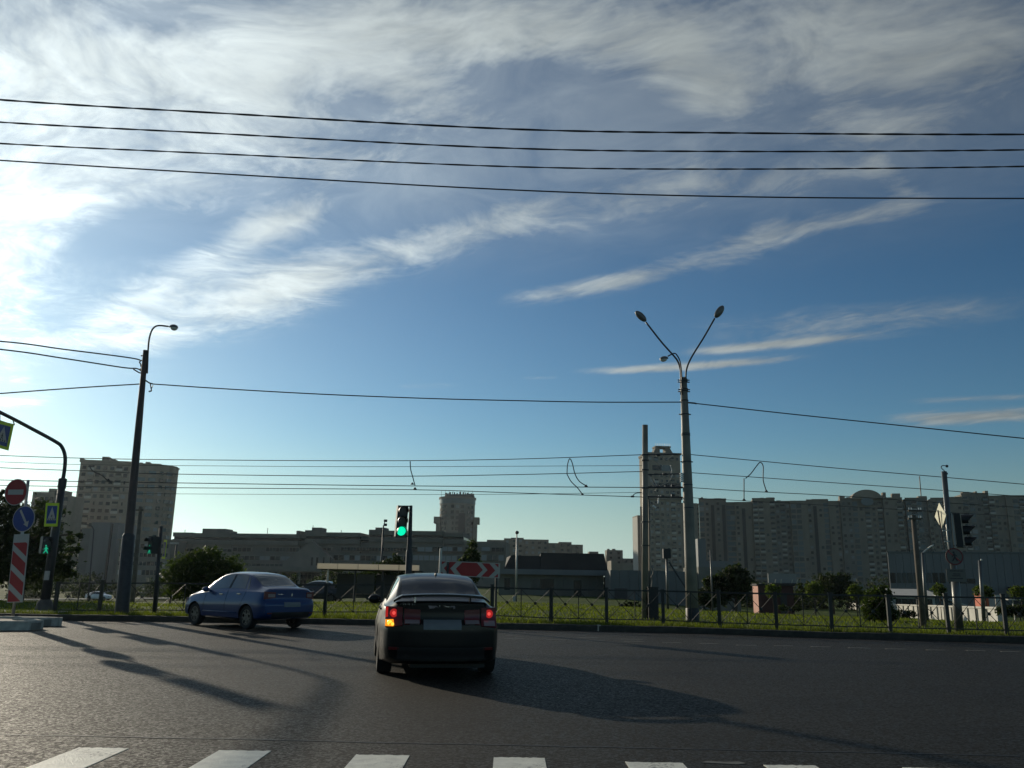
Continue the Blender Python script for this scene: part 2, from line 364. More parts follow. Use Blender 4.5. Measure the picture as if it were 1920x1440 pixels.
def copy_tree(o, parent=None):
    c = o.copy(); COL.objects.link(c); c.parent = parent
    for ch in list(o.children): copy_tree(ch, c)
    return c
def lerp(a, b, t): return a + (b - a) * t
def sm(x, a, b):
    t = min(1, max(0, (x - a) / (b - a))); return t * t * (3 - 2 * t)
def crom(pts, n=8):
    pts = [Vector(p) for p in pts]; q = [pts[0] * 2 - pts[1]] + pts + [pts[-1] * 2 - pts[-2]]; o = []
    for i in range(1, len(q) - 2):
        for k in range(n):
            t = k / n; a, b, c, d = q[i - 1], q[i], q[i + 1], q[i + 2]
            o.append(0.5 * ((2 * b) + (c - a) * t + (2 * a - 5 * b + 4 * c - d) * t * t + (3 * b - a - 3 * c + d) * t ** 3))
    return o + [pts[-1]]
XV, YV, ZV = Vector((1, 0, 0)), Vector((0, 1, 0)), Vector((0, 0, 1))

# ------------------------------------------------------------------ ground
KERB = [G(100, 1163), G(340, 1166), G(650, 1171), G(930, 1179), G(1320, 1188), G(1500, 1195), G(1920, 1206)]
KX = [-3000, -200, -60, -20] + [p.x for p in KERB] + [20, 60, 200, 3000]
KY = [24.6, 24.6, 24.6, 24.6] + [p.y for p in KERB] + [19.8, 14, 0, -60]
def yk(x): return float(np.interp(x, KX, KY))
def tz(x, y):
    s = y - yk(x)
    if s < 0.12: return -0.06
    r = x / max(y, 20.0)
    amt = float(np.interp(r, [-.6, -.4, -.22, 0, .14, .27, .6], [3.8, 3.4, 1.3, .55, .7, 2.1, 2.3]))
    bumps = 0.04 * math.sin(x * .9 + y * .3) * math.sin(y * .7) + .05 * math.sin(x * .23 - y * .17)
    return 0.135 + min(1, max(0, s - .6)) * bumps - amt * sm(s, 6, 70)
xs = sorted(set([-3000, -1500, -800, -500, -300, -200] + list(np.arange(-150, -30, 6.0)) + list(np.arange(-30, 30, .75)) + list(np.arange(30, 150, 6.0)) + [160, 200, 300, 500, 800, 1500, 3000]))
ss = [0.16, .3, .6, 1, 1.5, 2, 2.7, 3.5, 4.5, 5.5, 7, 8.5, 10, 12, 14, 17, 20, 24, 28, 33, 39, 46, 54, 63, 74, 90, 110, 140, 180, 230, 300, 400, 550, 800, 1400, 3500]
gb = MB(); gv = []
for s in ss:
    for x in xs:
        y = yk(x) + s; gv.append((x, y, tz(x, y)))
nx = len(xs)
gb.add(gv, [(j * nx + i, j * nx + i + 1, (j + 1) * nx + i + 1, (j + 1) * nx + i) for j in range(len(ss) - 1) for i in range(nx - 1)])
def grass_ground():
    m = bpy.data.materials.new('lawn'); m.use_nodes = True; t = m.node_tree; b = t.nodes['Principled BSDF']
    tc = t.nodes.new('ShaderNodeTexCoord'); n = t.nodes.new('ShaderNodeTexNoise'); n.inputs['Scale'].default_value = .35; n.inputs['Detail'].default_value = 9; n.inputs['Roughness'].default_value = .65
    t.links.new(tc.outputs['Object'], n.inputs['Vector']); r = t.nodes.new('ShaderNodeValToRGB'); e = r.color_ramp.elements
    e[0].position = .32; e[0].color = (.028, .04, .012, 1); e[1].position = .68; e[1].color = (.095, .125, .028, 1)
    x = e.new(.5); x.color = (.06, .088, .018, 1)
    t.links.new(n.outputs['Fac'], r.inputs[0]); t.links.new(r.outputs[0], b.inputs['Base Color']); b.inputs['Roughness'].default_value = .95; b.inputs['Specular IOR Level'].default_value = .1
    n2 = t.nodes.new('ShaderNodeTexNoise'); n2.inputs['Scale'].default_value = 9; n2.inputs['Detail'].default_value = 5; t.links.new(tc.outputs['Object'], n2.inputs['Vector'])
    bp = t.nodes.new('ShaderNodeBump'); bp.inputs['Strength'].default_value = .8; bp.inputs['Distance'].default_value = .12
    t.links.new(n2.outputs['Fac'], bp.inputs['Height']); t.links.new(bp.outputs[0], b.inputs['Normal']); return m
struct('ground', gb, grass_ground(), smooth=True)

def asphalt():
    m = bpy.data.materials.new('asphalt'); m.use_nodes = True; t = m.node_tree; b = t.nodes['Principled BSDF']; L = t.links.new
    tc = t.nodes.new('ShaderNodeTexCoord')
    def nz(sc, de, ro=.5, vec=None):
        n = t.nodes.new('ShaderNodeTexNoise'); n.inputs['Scale'].default_value = sc; n.inputs['Detail'].default_value = de; n.inputs['Roughness'].default_value = ro
        L(vec or tc.outputs['Object'], n.inputs['Vector']); return n.outputs['Fac']
    mp = t.nodes.new('ShaderNodeMapping'); mp.inputs['Scale'].default_value = (.12, .9, 1); L(tc.outputs['Object'], mp.inputs['Vector'])
    big, fine, band = nz(.5, 5), nz(38, 6, .9), nz(1.0, 5, .6, mp.outputs[0])
    def mr(x, a, c, lo, hi):
        n = t.nodes.new('ShaderNodeMapRange'); n.inputs['From Min'].default_value = a; n.inputs['From Max'].default_value = c; n.inputs['To Min'].default_value = lo; n.inputs['To Max'].default_value = hi; L(x, n.inputs['Value']); return n.outputs[0]
    def mu(a, c):
        n = t.nodes.new('ShaderNodeMath'); n.operation = 'MULTIPLY'; L(a, n.inputs[0]); L(c, n.inputs[1]); return n.outputs[0]
    vo = t.nodes.new('ShaderNodeTexVoronoi'); vo.inputs['Scale'].default_value = 48; L(tc.outputs['Object'], vo.inputs['Vector']); sp_ = t.nodes.new('ShaderNodeSeparateColor'); L(vo.outputs['Color'], sp_.inputs[0])
    fine = mr(mu(fine, mr(sp_.outputs[0], 0, 1, .45, 1.55)), .0, 1.0, .0, 1.0)
    f = mu(mu(mr(big, .3, .7, .70, 1.25), mr(band, .3, .7, .85, 1.15)), mr(fine, .22, .80, .25, 2.1))
    v = t.nodes.new('ShaderNodeVectorMath'); v.operation = 'SCALE'; v.inputs[0].default_value = (.0135, .0122, .0084); L(f, v.inputs['Scale']); L(v.outputs[0], b.inputs['Base Color'])
    L(mr(fine, .25, .8, .9, .45), b.inputs['Roughness']); b.inputs['Specular IOR Level'].default_value = .17
    bp = t.nodes.new('ShaderNodeBump'); bp.inputs['Strength'].default_value = .8; bp.inputs['Distance'].default_value = .007; L(fine, bp.inputs['Height']); L(bp.outputs[0], b.inputs['Normal'])
    return m
rb = MB(); rows = [-400, -60, -10, 0, 4, 8, 12, 16, 20]
rx_ = [x for x in xs if abs(x) < 301]; rv = []
for y in rows:
    for x in rx_: rv.append((x, min(y, yk(x) - 1), 0.0))
for x in rx_: rv.append((x, yk(x) + .02, 0.0))
k = len(rx_)
rb.add(rv, [(j * k + i, j * k + i + 1, (j + 1) * k + i + 1, (j + 1) * k + i) for j in range(len(rows)) for i in range(k - 1)])
road = struct('road', rb, asphalt())

# kerbstones along the far edge (1 m each, shared mesh)
def kerb_run(name, path, h, w, mat_, step=1.0, hide=None):
    root = tag(link(name, None, None, (0, 0, 0)), kind='structure')
    mbk = MB(); mbk.prism([(0.005, 0, -.05), (0.005, 0, h - .02), (0.005, .02, h), (0.005, w, h), (0.005, w, -.05)], (1.006 * step, 0, 0))
    me = mbk.mesh('kerbstone', mat_)
    seg = []; d = 0.0; pts = [Vector(p) for p in path]
    L = [0]
    for i in range(len(pts) - 1): L.append(L[-1] + (pts[i + 1] - pts[i]).length)
    def at(s):
        for i in range(len(pts) - 1):
            if s <= L[i + 1]: return pts[i].lerp(pts[i + 1], (s - L[i]) / (L[i + 1] - L[i]))
        return pts[-1]
    n = int(L[-1] / step)
    for i in range(n):
        a, b = at(i * step), at((i + 1) * step); o = link('kerbstone', me, root, (a.x, a.y, rnd.uniform(-.008, .008)), math.atan2(b.y - a.y, b.x - a.x) + rnd.uniform(-.002, .002))
    return root
kp = [(x, yk(x), 0) for x in [-45, -30, -20] + [p.x for p in KERB] + [18, 24]]
kp = [tuple(p) for p in crom([Vector(p) for p in kp], 6)]; kp = [(p[0], yk(p[0]) * .5 + p[1] * .5, 0) for p in kp]
kerb_run('kerb', kp, .155, .18, 'kerb')
single('kerb_end_stone', 'pale stone end sticking up at the far kerb right of the black car', 'kerbstone',
       MB().box(G(1117, 1180).x - .04, G(1117, 1180).x + .05, yk(2) - .05, yk(2) + .12, 0, .16), 'kerb_pale', (G(1117, 1180).x, yk(2), 0))  # narrow block, paler than the rest of the kerb

# left traffic island with pale curved kerb
isl = [(-40, 20.15), (-16.0, 20.0), (-12.6, 19.75), (-11.45, 19.9), (-11.0, 20.25), (-11.25, 20.75), (-12.2, 21.5), (-13.8, 22.2), (-40, 23.0)]
isl = [(p.x, p.y) for p in crom([(x, y, 0) for x, y in isl], 5)]
ib = MB(); ib.prism([(x - .03, 21 + (y - 21) * .96, .16) for x, y in isl], (0, 0, -.25)); 
isl_o = tag(link('traffic_island', ib.mesh('traffic_island', 'paving')), kind='structure')
kerb_run('island_kerb', [(x, y, 0) for x, y in isl[5:]], .21, .15, 'kerb_pale', step=.5)
# paved path beyond the island
pb = MB(); pp = [(-40, 25.2), (-14.3, 25.0), (-13.3, 25.3), (-13.6, 26.6), (-40, 29)]
pb.prism([(x, y, .175) for x, y in pp], (0, 0, -.1)); struct('footpath', pb, 'paving')

# crosswalk, worn patch, lane dashes, seam
cw = tag(link('crosswalk', None), kind='structure')
for x0, x1, y1 in [(-4.3, -3.9, 6.78), (-3.24, -2.86, 6.77), (-2.17, -1.78, 6.76), (-1.12, -.72, 6.68), (-.09, .29, 6.67), (.88, 1.30, 6.58), (1.89, 2.27, 6.56), (2.9, 3.3, 6.54)]:
    m_ = MB(); n = 14; top = []; 
    for i in range(n + 1): top.append((lerp(x0, x1, i / n) + .0, y1 + rnd.uniform(-.012, .012), .004))
    bot = [(lerp(x1, x0, i / n), 2.8, .004) for i in range(n + 1)]
    m_.prism(top + bot, (0, 0, -.006)); part('stripe', m_, 'paint', cw)
m_ = MB(); m_.prism([(1.44, 6.60, .004), (1.50, 6.66, .004), (1.62, 6.64, .004), (1.74, 6.655, .004), (1.78, 6.6, .004), (1.7, 6.56, .004), (1.58, 6.58, .004)], (0, 0, -.006))
part('stripe', m_, 'paint_worn', cw, label='worn yellowish remnant of a stripe')
dash = tag(link('lane_marking', None), kind='structure')
dm = MB(); dm.prism([(-.5, -.05, .004), (.5, -.05, .004), (.5, .05, .004), (-.5, .05, .004)], (0, 0, -.006)); dme = dm.mesh('dash', 'paint_worn')
for (u, v, w) in [(285, 1186, 40), (380, 1187, 34), (450, 1189, 36), (525, 1189, 30), (965, 1198, 38), (1043, 1200, 36), (1118, 1202, 34), (1190, 1203, 34), (1260, 1205, 34), (1330, 1207, 34), (1400, 1210, 36), (1470, 1211, 34), (1540, 1213, 36), (1610, 1215, 36), (1680, 1217, 36), (1755, 1219, 34), (1830, 1220, 34), (1895, 1222, 34),
                  (965, 1193, 34), (1035, 1195, 34), (1105, 1196, 34), (1185, 1199, 40), (680, 1184, 60), (640, 1190, 50)]:
    p = G(u, v); wd = w / FPX * p.y; link('dash', dme, dash, (p.x, p.y, 0), rnd.uniform(-.03, .03), (wd, 1, 1))
sb = MB(); top = []; bot = []
for i in range(90):
    x = -7 + i * .16; y = 7.32 - .024 * (x + 7) - .0 + rnd.uniform(-.016, .016); top.append((x, y + .011, .003)); bot.append((x, y - .011, .003))
sb.prism(top + bot[::-1], (0, 0, -.004)); part('seam', sb, mat('tar_seam', (.018, .018, .017), .6), road)

# grass blades on the verge and lawn
def blades(name, n, xr, sr, hmin, hmax, w, label):
    x = npr.uniform(xr[0], xr[1], n); s = sr[0] + (sr[1] - sr[0]) * npr.uniform(0, 1, n) ** 1.3
    y = np.interp(x, KX, KY) + s; z = np.array([tz(a, b) for a, b in zip(x, y)]) - .01
    th = npr.uniform(0, np.pi, n); h = npr.uniform(hmin, hmax, n) * (0.6 + .8 * npr.rand(n)); ww = w * (.6 + .8 * npr.rand(n))
    lean = npr.normal(0, .35, (n, 2)) * h[:, None]
    V = np.zeros((n, 3, 3)); V[:, 0] = np.stack([x - np.cos(th) * ww, y - np.sin(th) * ww, z], 1); V[:, 1] = np.stack([x + np.cos(th) * ww, y + np.sin(th) * ww, z], 1)
    V[:, 2] = np.stack([x + lean[:, 0], y + lean[:, 1], z + h], 1)
    return trimesh(name, V.reshape(-1, 3), np.arange(3 * n).reshape(n, 3), 'blade')
def trimesh(name, V, F, m):
    me = bpy.data.meshes.new(name); k = F.shape[1]; me.vertices.add(len(V)); me.vertices.foreach_set('co', V.astype(np.float32).ravel())
    me.loops.add(F.size); me.loops.foreach_set('vertex_index', F.astype(np.int32).ravel()); me.polygons.add(len(F))
    me.polygons.foreach_set('loop_start', np.arange(0, F.size, k, dtype=np.int32)); me.polygons.foreach_set('loop_total', np.full(len(F), k, dtype=np.int32))
    me.update(calc_edges=True); me.materials.append(MT[m] if isinstance(m, str) else m); return me
tag(link('grass', blades('grass', 42000, (-24, 24), (.22, 1.6), .04, .13, .009, '')), 'uncut grass tufts along the kerb under the fence', 'grass', kind='stuff')
tag(link('lawn_grass', blades('lawn_grass', 90000, (-34, 34), (1.3, 34), .04, .11, .022, '')), 'short mown grass on the lawn beyond the fence', 'grass', kind='stuff')
tag(link('island_weeds', blades('island_weeds', 600, (-15, -13.2), (.3, 1.2), .06, .16, .012, '')), 'weeds at the foot of the mast pole by the footpath', 'weeds', kind='stuff')

# ------------------------------------------------------------------ fence
FP = [(-70, 1144), (20, 1146), (102, 1148), (185, 1150), (290, 1151), (395, 1153), (500, 1155), (608, 1157), (715, 1159), (820, 1161), (922, 1164), (1033, 1168), (1138, 1171), (1244, 1173), (1350, 1177), (1457, 1181), (1567, 1185), (1672, 1187), (1780, 1189), (1888, 1192), (1996, 1195), (2104, 1198)]
fpos = [G(u, v, .14) for u, v in FP if u > 60]
for i, p in enumerate(fpos): p.y = max(p.y, yk(p.x) + .55)
fence = thing('fence', 'low dark metal railing with crossed bars along the far kerb', 'fence', fpos[0])
fme = {}
def post_mesh(w, h):
    m = MB(); m.box(-w, w, -w, w, 0, h); m.box(-w - .008, w + .008, -w - .008, w + .008, h, h + .025); m.box(-w - .012, w + .012, -w - .012, w + .012, 0, .04); return m.mesh('post', 'fence')
pm = post_mesh(.045, 1.0)
for i, p in enumerate(fpos):
    z = tz(p.x, p.y) - .02; p.z = z
    q = fpos[min(i + 1, len(fpos) - 1)] - fpos[max(i - 1, 0)]
    o = link('post', pm, fence, p - fence.location, math.atan2(q.y, q.x)); o.scale = (1, 1, rnd.uniform(.98, 1.04)); o.rotation_euler.y = rnd.uniform(-.012, .012)
for i in range(len(fpos) - 1):
    a, b = fpos[i], fpos[i + 1]; d = (b - a); L = math.hypot(d.x, d.y); d = d / L; d.z = (b.z - a.z) / L
    a_ = a + Vector((0, 0, 0)); n_ = Vector((-d.y, d.x, 0))
    def F(s, h, off=0): return a_ + d * s + ZV * h + n_ * off
    m = MB(); m.obox(F(L / 2, .96), d, n_, ZV, L / 2 - .047, .022, .022); m.obox(F(L / 2, .16), d, n_, ZV, L / 2 - .047, .014, .014)
    m.obox(F(L / 2, .55), d, n_, ZV, .011, .011, .39)
    pan = part('panel', m, 'fence', fence)
    for k in (0, 1):
        s0, s1 = (.05, L / 2 - .012) if k == 0 else (L / 2 + .012, L - .05)
        for (h0, h1, off) in ((.175, .93, .012), (.93, .175, -.012)):
            mb = MB(); mb.tube([F(s0, h0, off), F(s1, h1, off)], .009, 5); ob = link('brace', mb.mesh('brace', 'fence', fence.location), pan)
        mk = MB(); c = F((s0 + s1) / 2, .553); mk.obox(c, (d + ZV).normalized(), n_, (d - ZV).normalized(), .035, .016, .035); link('knot', mk.mesh('knot', 'fence', fence.location), pan)

# ------------------------------------------------------------------ sign faces
def frame_of(normal):
    n = Vector(normal).normalized(); r = ZV.cross(n).normalized(); u = n.cross(r).normalized(); return r, u, n
def plate(mb, c, r, u, n, poly, d0, d1):            # flat polygon (2D) between depths d0..d1 along n
    mb.prism([c + r * x + u * y + n * d1 for x, y in poly], -n * (d1 - d0))
def circ(rad, k=28, cx=0, cy=0): return [(cx + rad * math.cos(2 * math.pi * i / k), cy + rad * math.sin(2 * math.pi * i / k)) for i in range(k)]
def ring(mb, c, r, u, n, ro, ri, d0, d1, k=32):
    for i in range(k):
        a, b = 2 * math.pi * i / k, 2 * math.pi * (i + 1) / k
        plate(mb, c, r, u, n, [(ri * math.cos(a), ri * math.sin(a)), (ro * math.cos(a), ro * math.sin(a)), (ro * math.cos(b), ro * math.sin(b)), (ri * math.cos(b), ri * math.sin(b))], d0, d1)
def bar(x0, y0, x1, y1, w, w2=None):
    L = math.hypot(x1 - x0, y1 - y0); nx_, ny_ = -(y1 - y0) / L, (x1 - x0) / L; w2 = w if w2 is None else w2
    return [(x0 + nx_ * w, y0 + ny_ * w), (x0 - nx_ * w, y0 - ny_ * w), (x1 - nx_ * w2, y1 - ny_ * w2), (x1 + nx_ * w2, y1 + ny_ * w2)]
def rect(x0, x1, y0, y1): return [(x0, y0), (x1, y0), (x1, y1), (x0, y1)]
WALKER = [circ(.042, 12, .02, .27), bar(.0, .22, -.01, .06, .035, .04), bar(-.01, .07, .10, -.11, .032, .02), bar(-.01, .07, -.11, -.11, .032, .02), bar(.01, .2, .10, .08, .02, .014), bar(-.0, .2, -.11, .10, .02, .014)]
def walker(mb, c, r, u, n, s, d0, d1, flip=1, dx=0, dy=0):
    for i, p in enumerate(WALKER): plate(mb, c, r, u, n, [((x * flip) * s + dx, y * s + dy) for x, y in p], d0, d1 + i * .0004)
def crossing_sign(parent, c, normal, w, h, roll=0.0):
    r, u, n = frame_of(normal)
    r, u = r * math.cos(roll) + u * math.sin(roll), u * math.cos(roll) - r * math.sin(roll)
    sp = MB(); plate(sp, c, r, u, n, rect(-w, w, -h, h), -.012, 0); s = part('crossing_sign', sp, 'sign_lime', parent)
    def sub(name, mb, m): link(name, mb.mesh(name, m, org_of(parent)), s)
    m = MB(); k = min(w * .74, h * .86); kh = h * .76; plate(m, c, r, u, n, rect(-k, k, -kh, kh), .001, .004); sub('blue_panel', m, 'sign_blue')
    m = MB(); plate(m, c, r, u, n, [(-k * .86, -kh * .62), (k * .86, -kh * .62), (0, kh * .88)], .005, .008); sub('white_triangle', m, 'sign_white')
    m = MB(); q = k * 1.55; walker(m, c, r, u, n, q, .009, .011, 1, 0, -kh * .22)
    for j in range(4): plate(m, c, r, u, n, bar(-k * .6 + j * k * .36, -kh * .60, -k * .48 + j * k * .36, -kh * .42, k * .07), .0085, .0095)
    sub('walking_figure', m, 'sign_black')
    return s
TOCAM = lambda p: (Vector((0, 0, EYE)) - Vector(p)).normalized()

# ------------------------------------------------------------------ island sign post (no entry, keep right, striped board)
b = G(24, 1158, .16); Yp = b.y; top = P(53, 900, Yp)
sg = thing('sign_post', 'leaning island post with a no entry sign, blue arrow sign and striped board', 'sign post', b)
part('post', MB().tube([b - ZV * .05, b.lerp(top, .5), top], .038, 10), 'galv', sg, True)
def along(v): return P(lerp(24, 53, (1158 - v) / 258.), v, Yp)
nrm = Vector((-.22, -.97, -.02))
r, u, n = frame_of(nrm)
c = P(32.5, 923, Yp) + n * .05
m = MB(); plate(m, c, r, u, n, circ(.355), -.01, 0); s1 = part('no_entry_sign', m, 'sign_white', sg)
m = MB(); plate(m, c, r, u, n, circ(.335), .001, .004); link('red_disc', m.mesh('red_disc', 'sign_red', b), s1)
m = MB(); plate(m, c, r, u, n, rect(-.24, .24, -.068, .068), .005, .008); link('white_bar', m.mesh('white_bar', 'sign_white', b), s1)
c = P(47, 973, Yp) + n * .05
m = MB(); plate(m, c, r, u, n, circ(.345), -.01, 0); s1 = part('arrow_sign', m, 'sign_white', sg)
m = MB(); plate(m, c, r, u, n, circ(.325), .001, .004); link('blue_disc', m.mesh('blue_disc', 'sign_blue', b), s1)
m = MB(); plate(m, c, r, u, n, bar(-.13, .23, .09, -.10, .03), .005, .008)
plate(m, c, r, u, n, [(.155, -.235), (.155, -.02), (.10, -.085), (-.0, -.06 - .0), (.03, -.165), (-.02, -.2)][:0] or [(.16, -.215), (.175, -.045), (.02, -.145)], .005, .0085); link('white_arrow', m.mesh('white_arrow', 'sign_white', b), s1)
# striped hazard board
t0, t1 = P(43, 1003, Yp) + n * .05, P(30, 1128, Yp) + n * .05
ax = (t0 - t1); Lb = ax.length; ax = ax / Lb; rr = (r - ax * r.dot(ax)).normalized(); nn = rr.cross(ax).normalized()
if nn.dot(n) < 0: nn = -nn
hw = .215; cb = (t0 + t1) / 2
m = MB(); plate(m, cb, rr, ax, nn, rect(-hw - .02, hw + .02, -Lb / 2 - .02, Lb / 2 + .02), -.02, 0); s1 = part('striped_board', m, 'sign_white', sg)
def clipy(poly, lo, hi):
    for sg, lim in ((1, lo), (-1, hi)):
        o = []
        for i in range(len(poly)):
            p, q = poly[i - 1], poly[i]; ip, iq = sg * (p[1] - lim) >= 0, sg * (q[1] - lim) >= 0
            if ip != iq: t_ = (lim - p[1]) / (q[1] - p[1]); o.append((lerp(p[0], q[0], t_), lim))
            if iq: o.append(q)
        poly = o
        if not poly: return []
    return poly
for j in range(-1, 4):
    ya = Lb / 2 - .40 - j * .50; poly = clipy([(-hw, ya), (hw, ya - .34), (hw, ya - .34 - .33), (-hw, ya - .33)], -Lb / 2, Lb / 2 - .20)
    if len(poly) < 3: continue
    m = MB(); plate(m, cb, rr, ax, nn, poly, .001, .004); link('red_stripe', m.mesh('red_stripe', 'sign_red', b), s1)

# ------------------------------------------------------------------ mast arm with pedestrian crossing signs and walk signal (far left)
b = G(82, 1146, .14); Y0 = b.y
ma = thing('mast_arm_pole', 'dark pole with thick foot and long curved arm carrying crossing signs at far left', 'pole', b)
j0 = P(117, 905, Y0)
part('pole', MB().tube([b + ZV * .3, b.lerp(j0, .5), j0], [.145, .13, .105], 12), 'steel_dark', ma, True)
part('foot', MB().tube([b - ZV * .1, b + ZV * .28, b + ZV * .36], [.27, .22, .145], 14), 'concrete_dark', ma, 40)
part('collar', MB().tube([j0 - ZV * .25, j0 - ZV * .15, j0 + ZV * .12, j0 + ZV * .15], [.10, .125, .125, .07], 12), 'steel_dark', ma, 40)
Ya = Y0 - .3
part('arm', MB().tube(crom([j0, P(121, 880, Y0), P(122, 856, Y0 - .02), P(116, 838, Y0 - .05), P(104, 828, Y0 - .1), P(60, 804, Y0 - .3), P(0, 773, Y0 - .6), P(-120, 716, Y0 - 1.2)], 6), .058, 9), 'steel_dark', ma, True)
hs = P(5, 816, Y0 - .55)
crossing_sign(ma, hs, Vector((-.42, -.92, -.1)), .42, .43, roll=-.22)
m = MB(); m.tube([P(24, 786, Y0 - .45), P(27, 797, Y0 - .5)], .018, 6); m.tube([P(0, 776, Y0 - .55), P(0, 790, Y0 - .55)], .014, 6); m.tube([P(27, 797, Y0 - .5), P(-4, 787, Y0 - .56)], .010, 5); part('hanger', m, 'galv_dark', ma)
cs = crossing_sign(ma, P(97, 965, Y0 - .30), Vector((.60, -.8, -.02)), .19, .37, roll=.06)
def ped_signal(parent, c, normal, fig=True, lean=0):
    r, u, n = frame_of(normal)
    m = MB(); m.obox(c, r, n, u, .13, .10, .26); h = part('walk_signal', m, 'signal_black', parent)
    for k in (.13, -.13):
        m = MB(); vs = []
        for i in range(11):
            a = math.pi * (i / 10); x, y = .115 * math.cos(a), .115 * math.sin(a) * .9 + k - .02; vs.append((x, y))
        for i in range(10):
            p, q = vs[i], vs[i + 1]; P_ = lambda t, d: c + r * t[0] + u * t[1] + n * d
            m.prism([P_(p, .1), P_(q, .1), P_(q, .24), P_(p, .24)], u * .006)
        link('visor', m.mesh('visor', 'signal_black', org_of(parent)), h)
    m = MB(); walker(m, c, r, u, n, .62, .101, .104, -1, 0, -.19); link('green_walker', m.mesh('green_walker', 'green_figure', org_of(parent)), h)
    m = MB(); plate(m, c, r, u, n, circ(.095, 20, 0, .13), .101, .105); link('dark_lens', m.mesh('dark_lens', 'lens_dark', org_of(parent)), h)
    return h
ped_signal(ma, P(85, 1022, Y0 - .3), Vector((.75, -.66, 0)))
m = MB(); m.obox(P(88, 1079, Y0 - .2), XV, YV, ZV, .055, .05, .14); part('sunlit_box', m, 'sign_white', ma)  # white box, a sunlit sliver put into its colour

# ------------------------------------------------------------------ brown street light, left
b = G(228, 1151, .14); YL = b.y; t = P(273, 657, YL)
sl = thing('street_light', 'tall brown tapered street light left of the blue car with one curved arm', 'street light', b)
part('pole', MB().tube([b, b.lerp(t, .3), b.lerp(t, .7), t], [.15, .135, .105, .075], 12), 'pole_brown', sl, True)
q = b.lerp(t, .29); part('sleeve', MB().tube([b - ZV * .1, b.lerp(t, .28), q], [.20, .185, .14], 14), 'steel_dark', sl, 40)
arm = crom([P(276, 700, YL), P(278, 652, YL), P(281, 630, YL), P(287, 616, YL), P(297, 610.5, YL), P(316, 612, YL)], 6)
part('arm', MB().tube(arm, .028, 8), 'pole_brown', sl, True)
def lamp_head(parent, c, ax, up, L, W_, lit=None, name='lamp_head'):
    ax = Vector(ax).normalized(); up = Vector(up); up = (up - ax * up.dot(ax)).normalized(); sd_ = ax.cross(up)
    h = part(name, MB().ell(c, ax * L, sd_ * W_, up * W_ * .85, 16, 8, -.05, 1.0), 'lamp_housing', parent, 50)
    m = MB(); m.ell(c + ax * L * .12 - up * .012, ax * L * .78, sd_ * W_ * .88, up * W_ * .75, 16, 8, -1.0, -.02); link('glass_bowl', m.mesh('glass_bowl', 'glass_dome', org_of(parent), True), h)
    return h
lamp_head(sl, P(325.5, 614, YL), Vector((1, 0, -.02)), ZV, .145, .12)
m = MB()
for v_ in (667, 676, 686, 692): p = P(lerp(272, 269.5, (v_ - 655) / 40), v_, YL); m.tube([p - XV * .12, p + XV * .12], .022, 6)
part('clamp', m, 'steel_dark', sl, kind='stuff')
m = MB(); m.tube([P(271, 712, YL), P(280, 718, YL), P(287, 720, YL)], .022, 6); m.tube([P(282, 720, YL), P(284, 733, YL)], .02, 6); m.tube([P(284, 733, YL), P(279, 734, YL)], .024, 6); m.tube([P(287, 722, YL), P(283, 731, YL)], .014, 6)
part('wire_bracket', m, 'steel_dark', sl)

# ------------------------------------------------------------------ pedestrian signal post, left
b = G(289, 1152, .14); Yq = b.y; t = P(302, 989, Yq)
ps = thing('signal_post', 'thin post right of the brown street light with a walk signal and crossing sign', 'signal post', b)
part('post', MB().tube([b - ZV * .1, t], [.062, .055], 10), 'steel_dark', ps, True); part('cap', MB().tube([t, t + ZV * .03, t + ZV * .05], [.07, .07, .02], 10), 'steel_dark', ps)
ped_signal(ps, P(287, 1022, Yq - .18), Vector((-.62, -.78, 0)))
m = MB(); m.tube([P(287, 1010, Yq - .1), P(301, 1008, Yq)], .02, 6); part('bracket', m, 'steel_dark', ps)
crossing_sign(ps, P(308, 1030, Yq - .12), Vector((-.82, -.62, 0)), .16, .285, roll=-.04)

# ------------------------------------------------------------------ main traffic light
b = G(763, 1160, .14); Yt = b.y; t = P(770.5, 948, Yt)
tl = thing('traffic_light', 'black traffic light beyond the black car with its green lamp lit', 'traffic light', b)
part('pole', MB().tube([b - ZV * .1, b.lerp(t, .5), t], [.085, .085, .05], 12), 'steel_dark', tl, 40)
part('sleeve', MB().tube([b.lerp(t, .02), b.lerp(t, .58), b.lerp(t, .6)], [.105, .10, .085], 12), 'steel_dark', tl, 40)
c = P(752.5, 977, Yt - .1); r, u, n = frame_of(Vector((.34, -1, -.02))); u2 = (u + r * .035).normalized()
m = MB(); m.obox(c, r, n, u2, .165, .11, .47); hd = part('signal_head', m, 'signal_black', tl)
for k, mt_ in ((.31, 'lens_dark'), (0, 'lens_dark'), (-.31, 'green_lit')):
    cc = c + u2 * k
    m = MB(); plate(m, cc, r, u2, n, circ(.135 if k == -.31 else .115, 28), .112, .126); link('green_lamp' if k == -.31 else 'dark_lamp', m.mesh('lamp_disc', mt_, b), hd)
    m = MB()
    for i in range(14):
        a0_, a1_ = math.pi * (-.12 + 1.24 * i / 14), math.pi * (-.12 + 1.24 * (i + 1) / 14)
        p0, p1 = cc + r * .145 * math.cos(a0_) + u2 * .145 * math.sin(a0_) + n * .11, cc + r * .145 * math.cos(a1_) + u2 * .145 * math.sin(a1_) + n * .11
        m.prism([p0, p1, p1 + n * .2, p0 + n * .2], ((p0 + p1) / 2 - cc - n * .11).normalized() * .006)
    link('visor', m.mesh('visor', 'signal_black', b), hd)
m = MB(); m.tube([P(757, 949, Yt), P(771, 949, Yt)], .018, 6); m.tube([P(757, 1005, Yt), P(768, 1005, Yt)], .018, 6); part('bracket', m, 'steel_dark', tl)

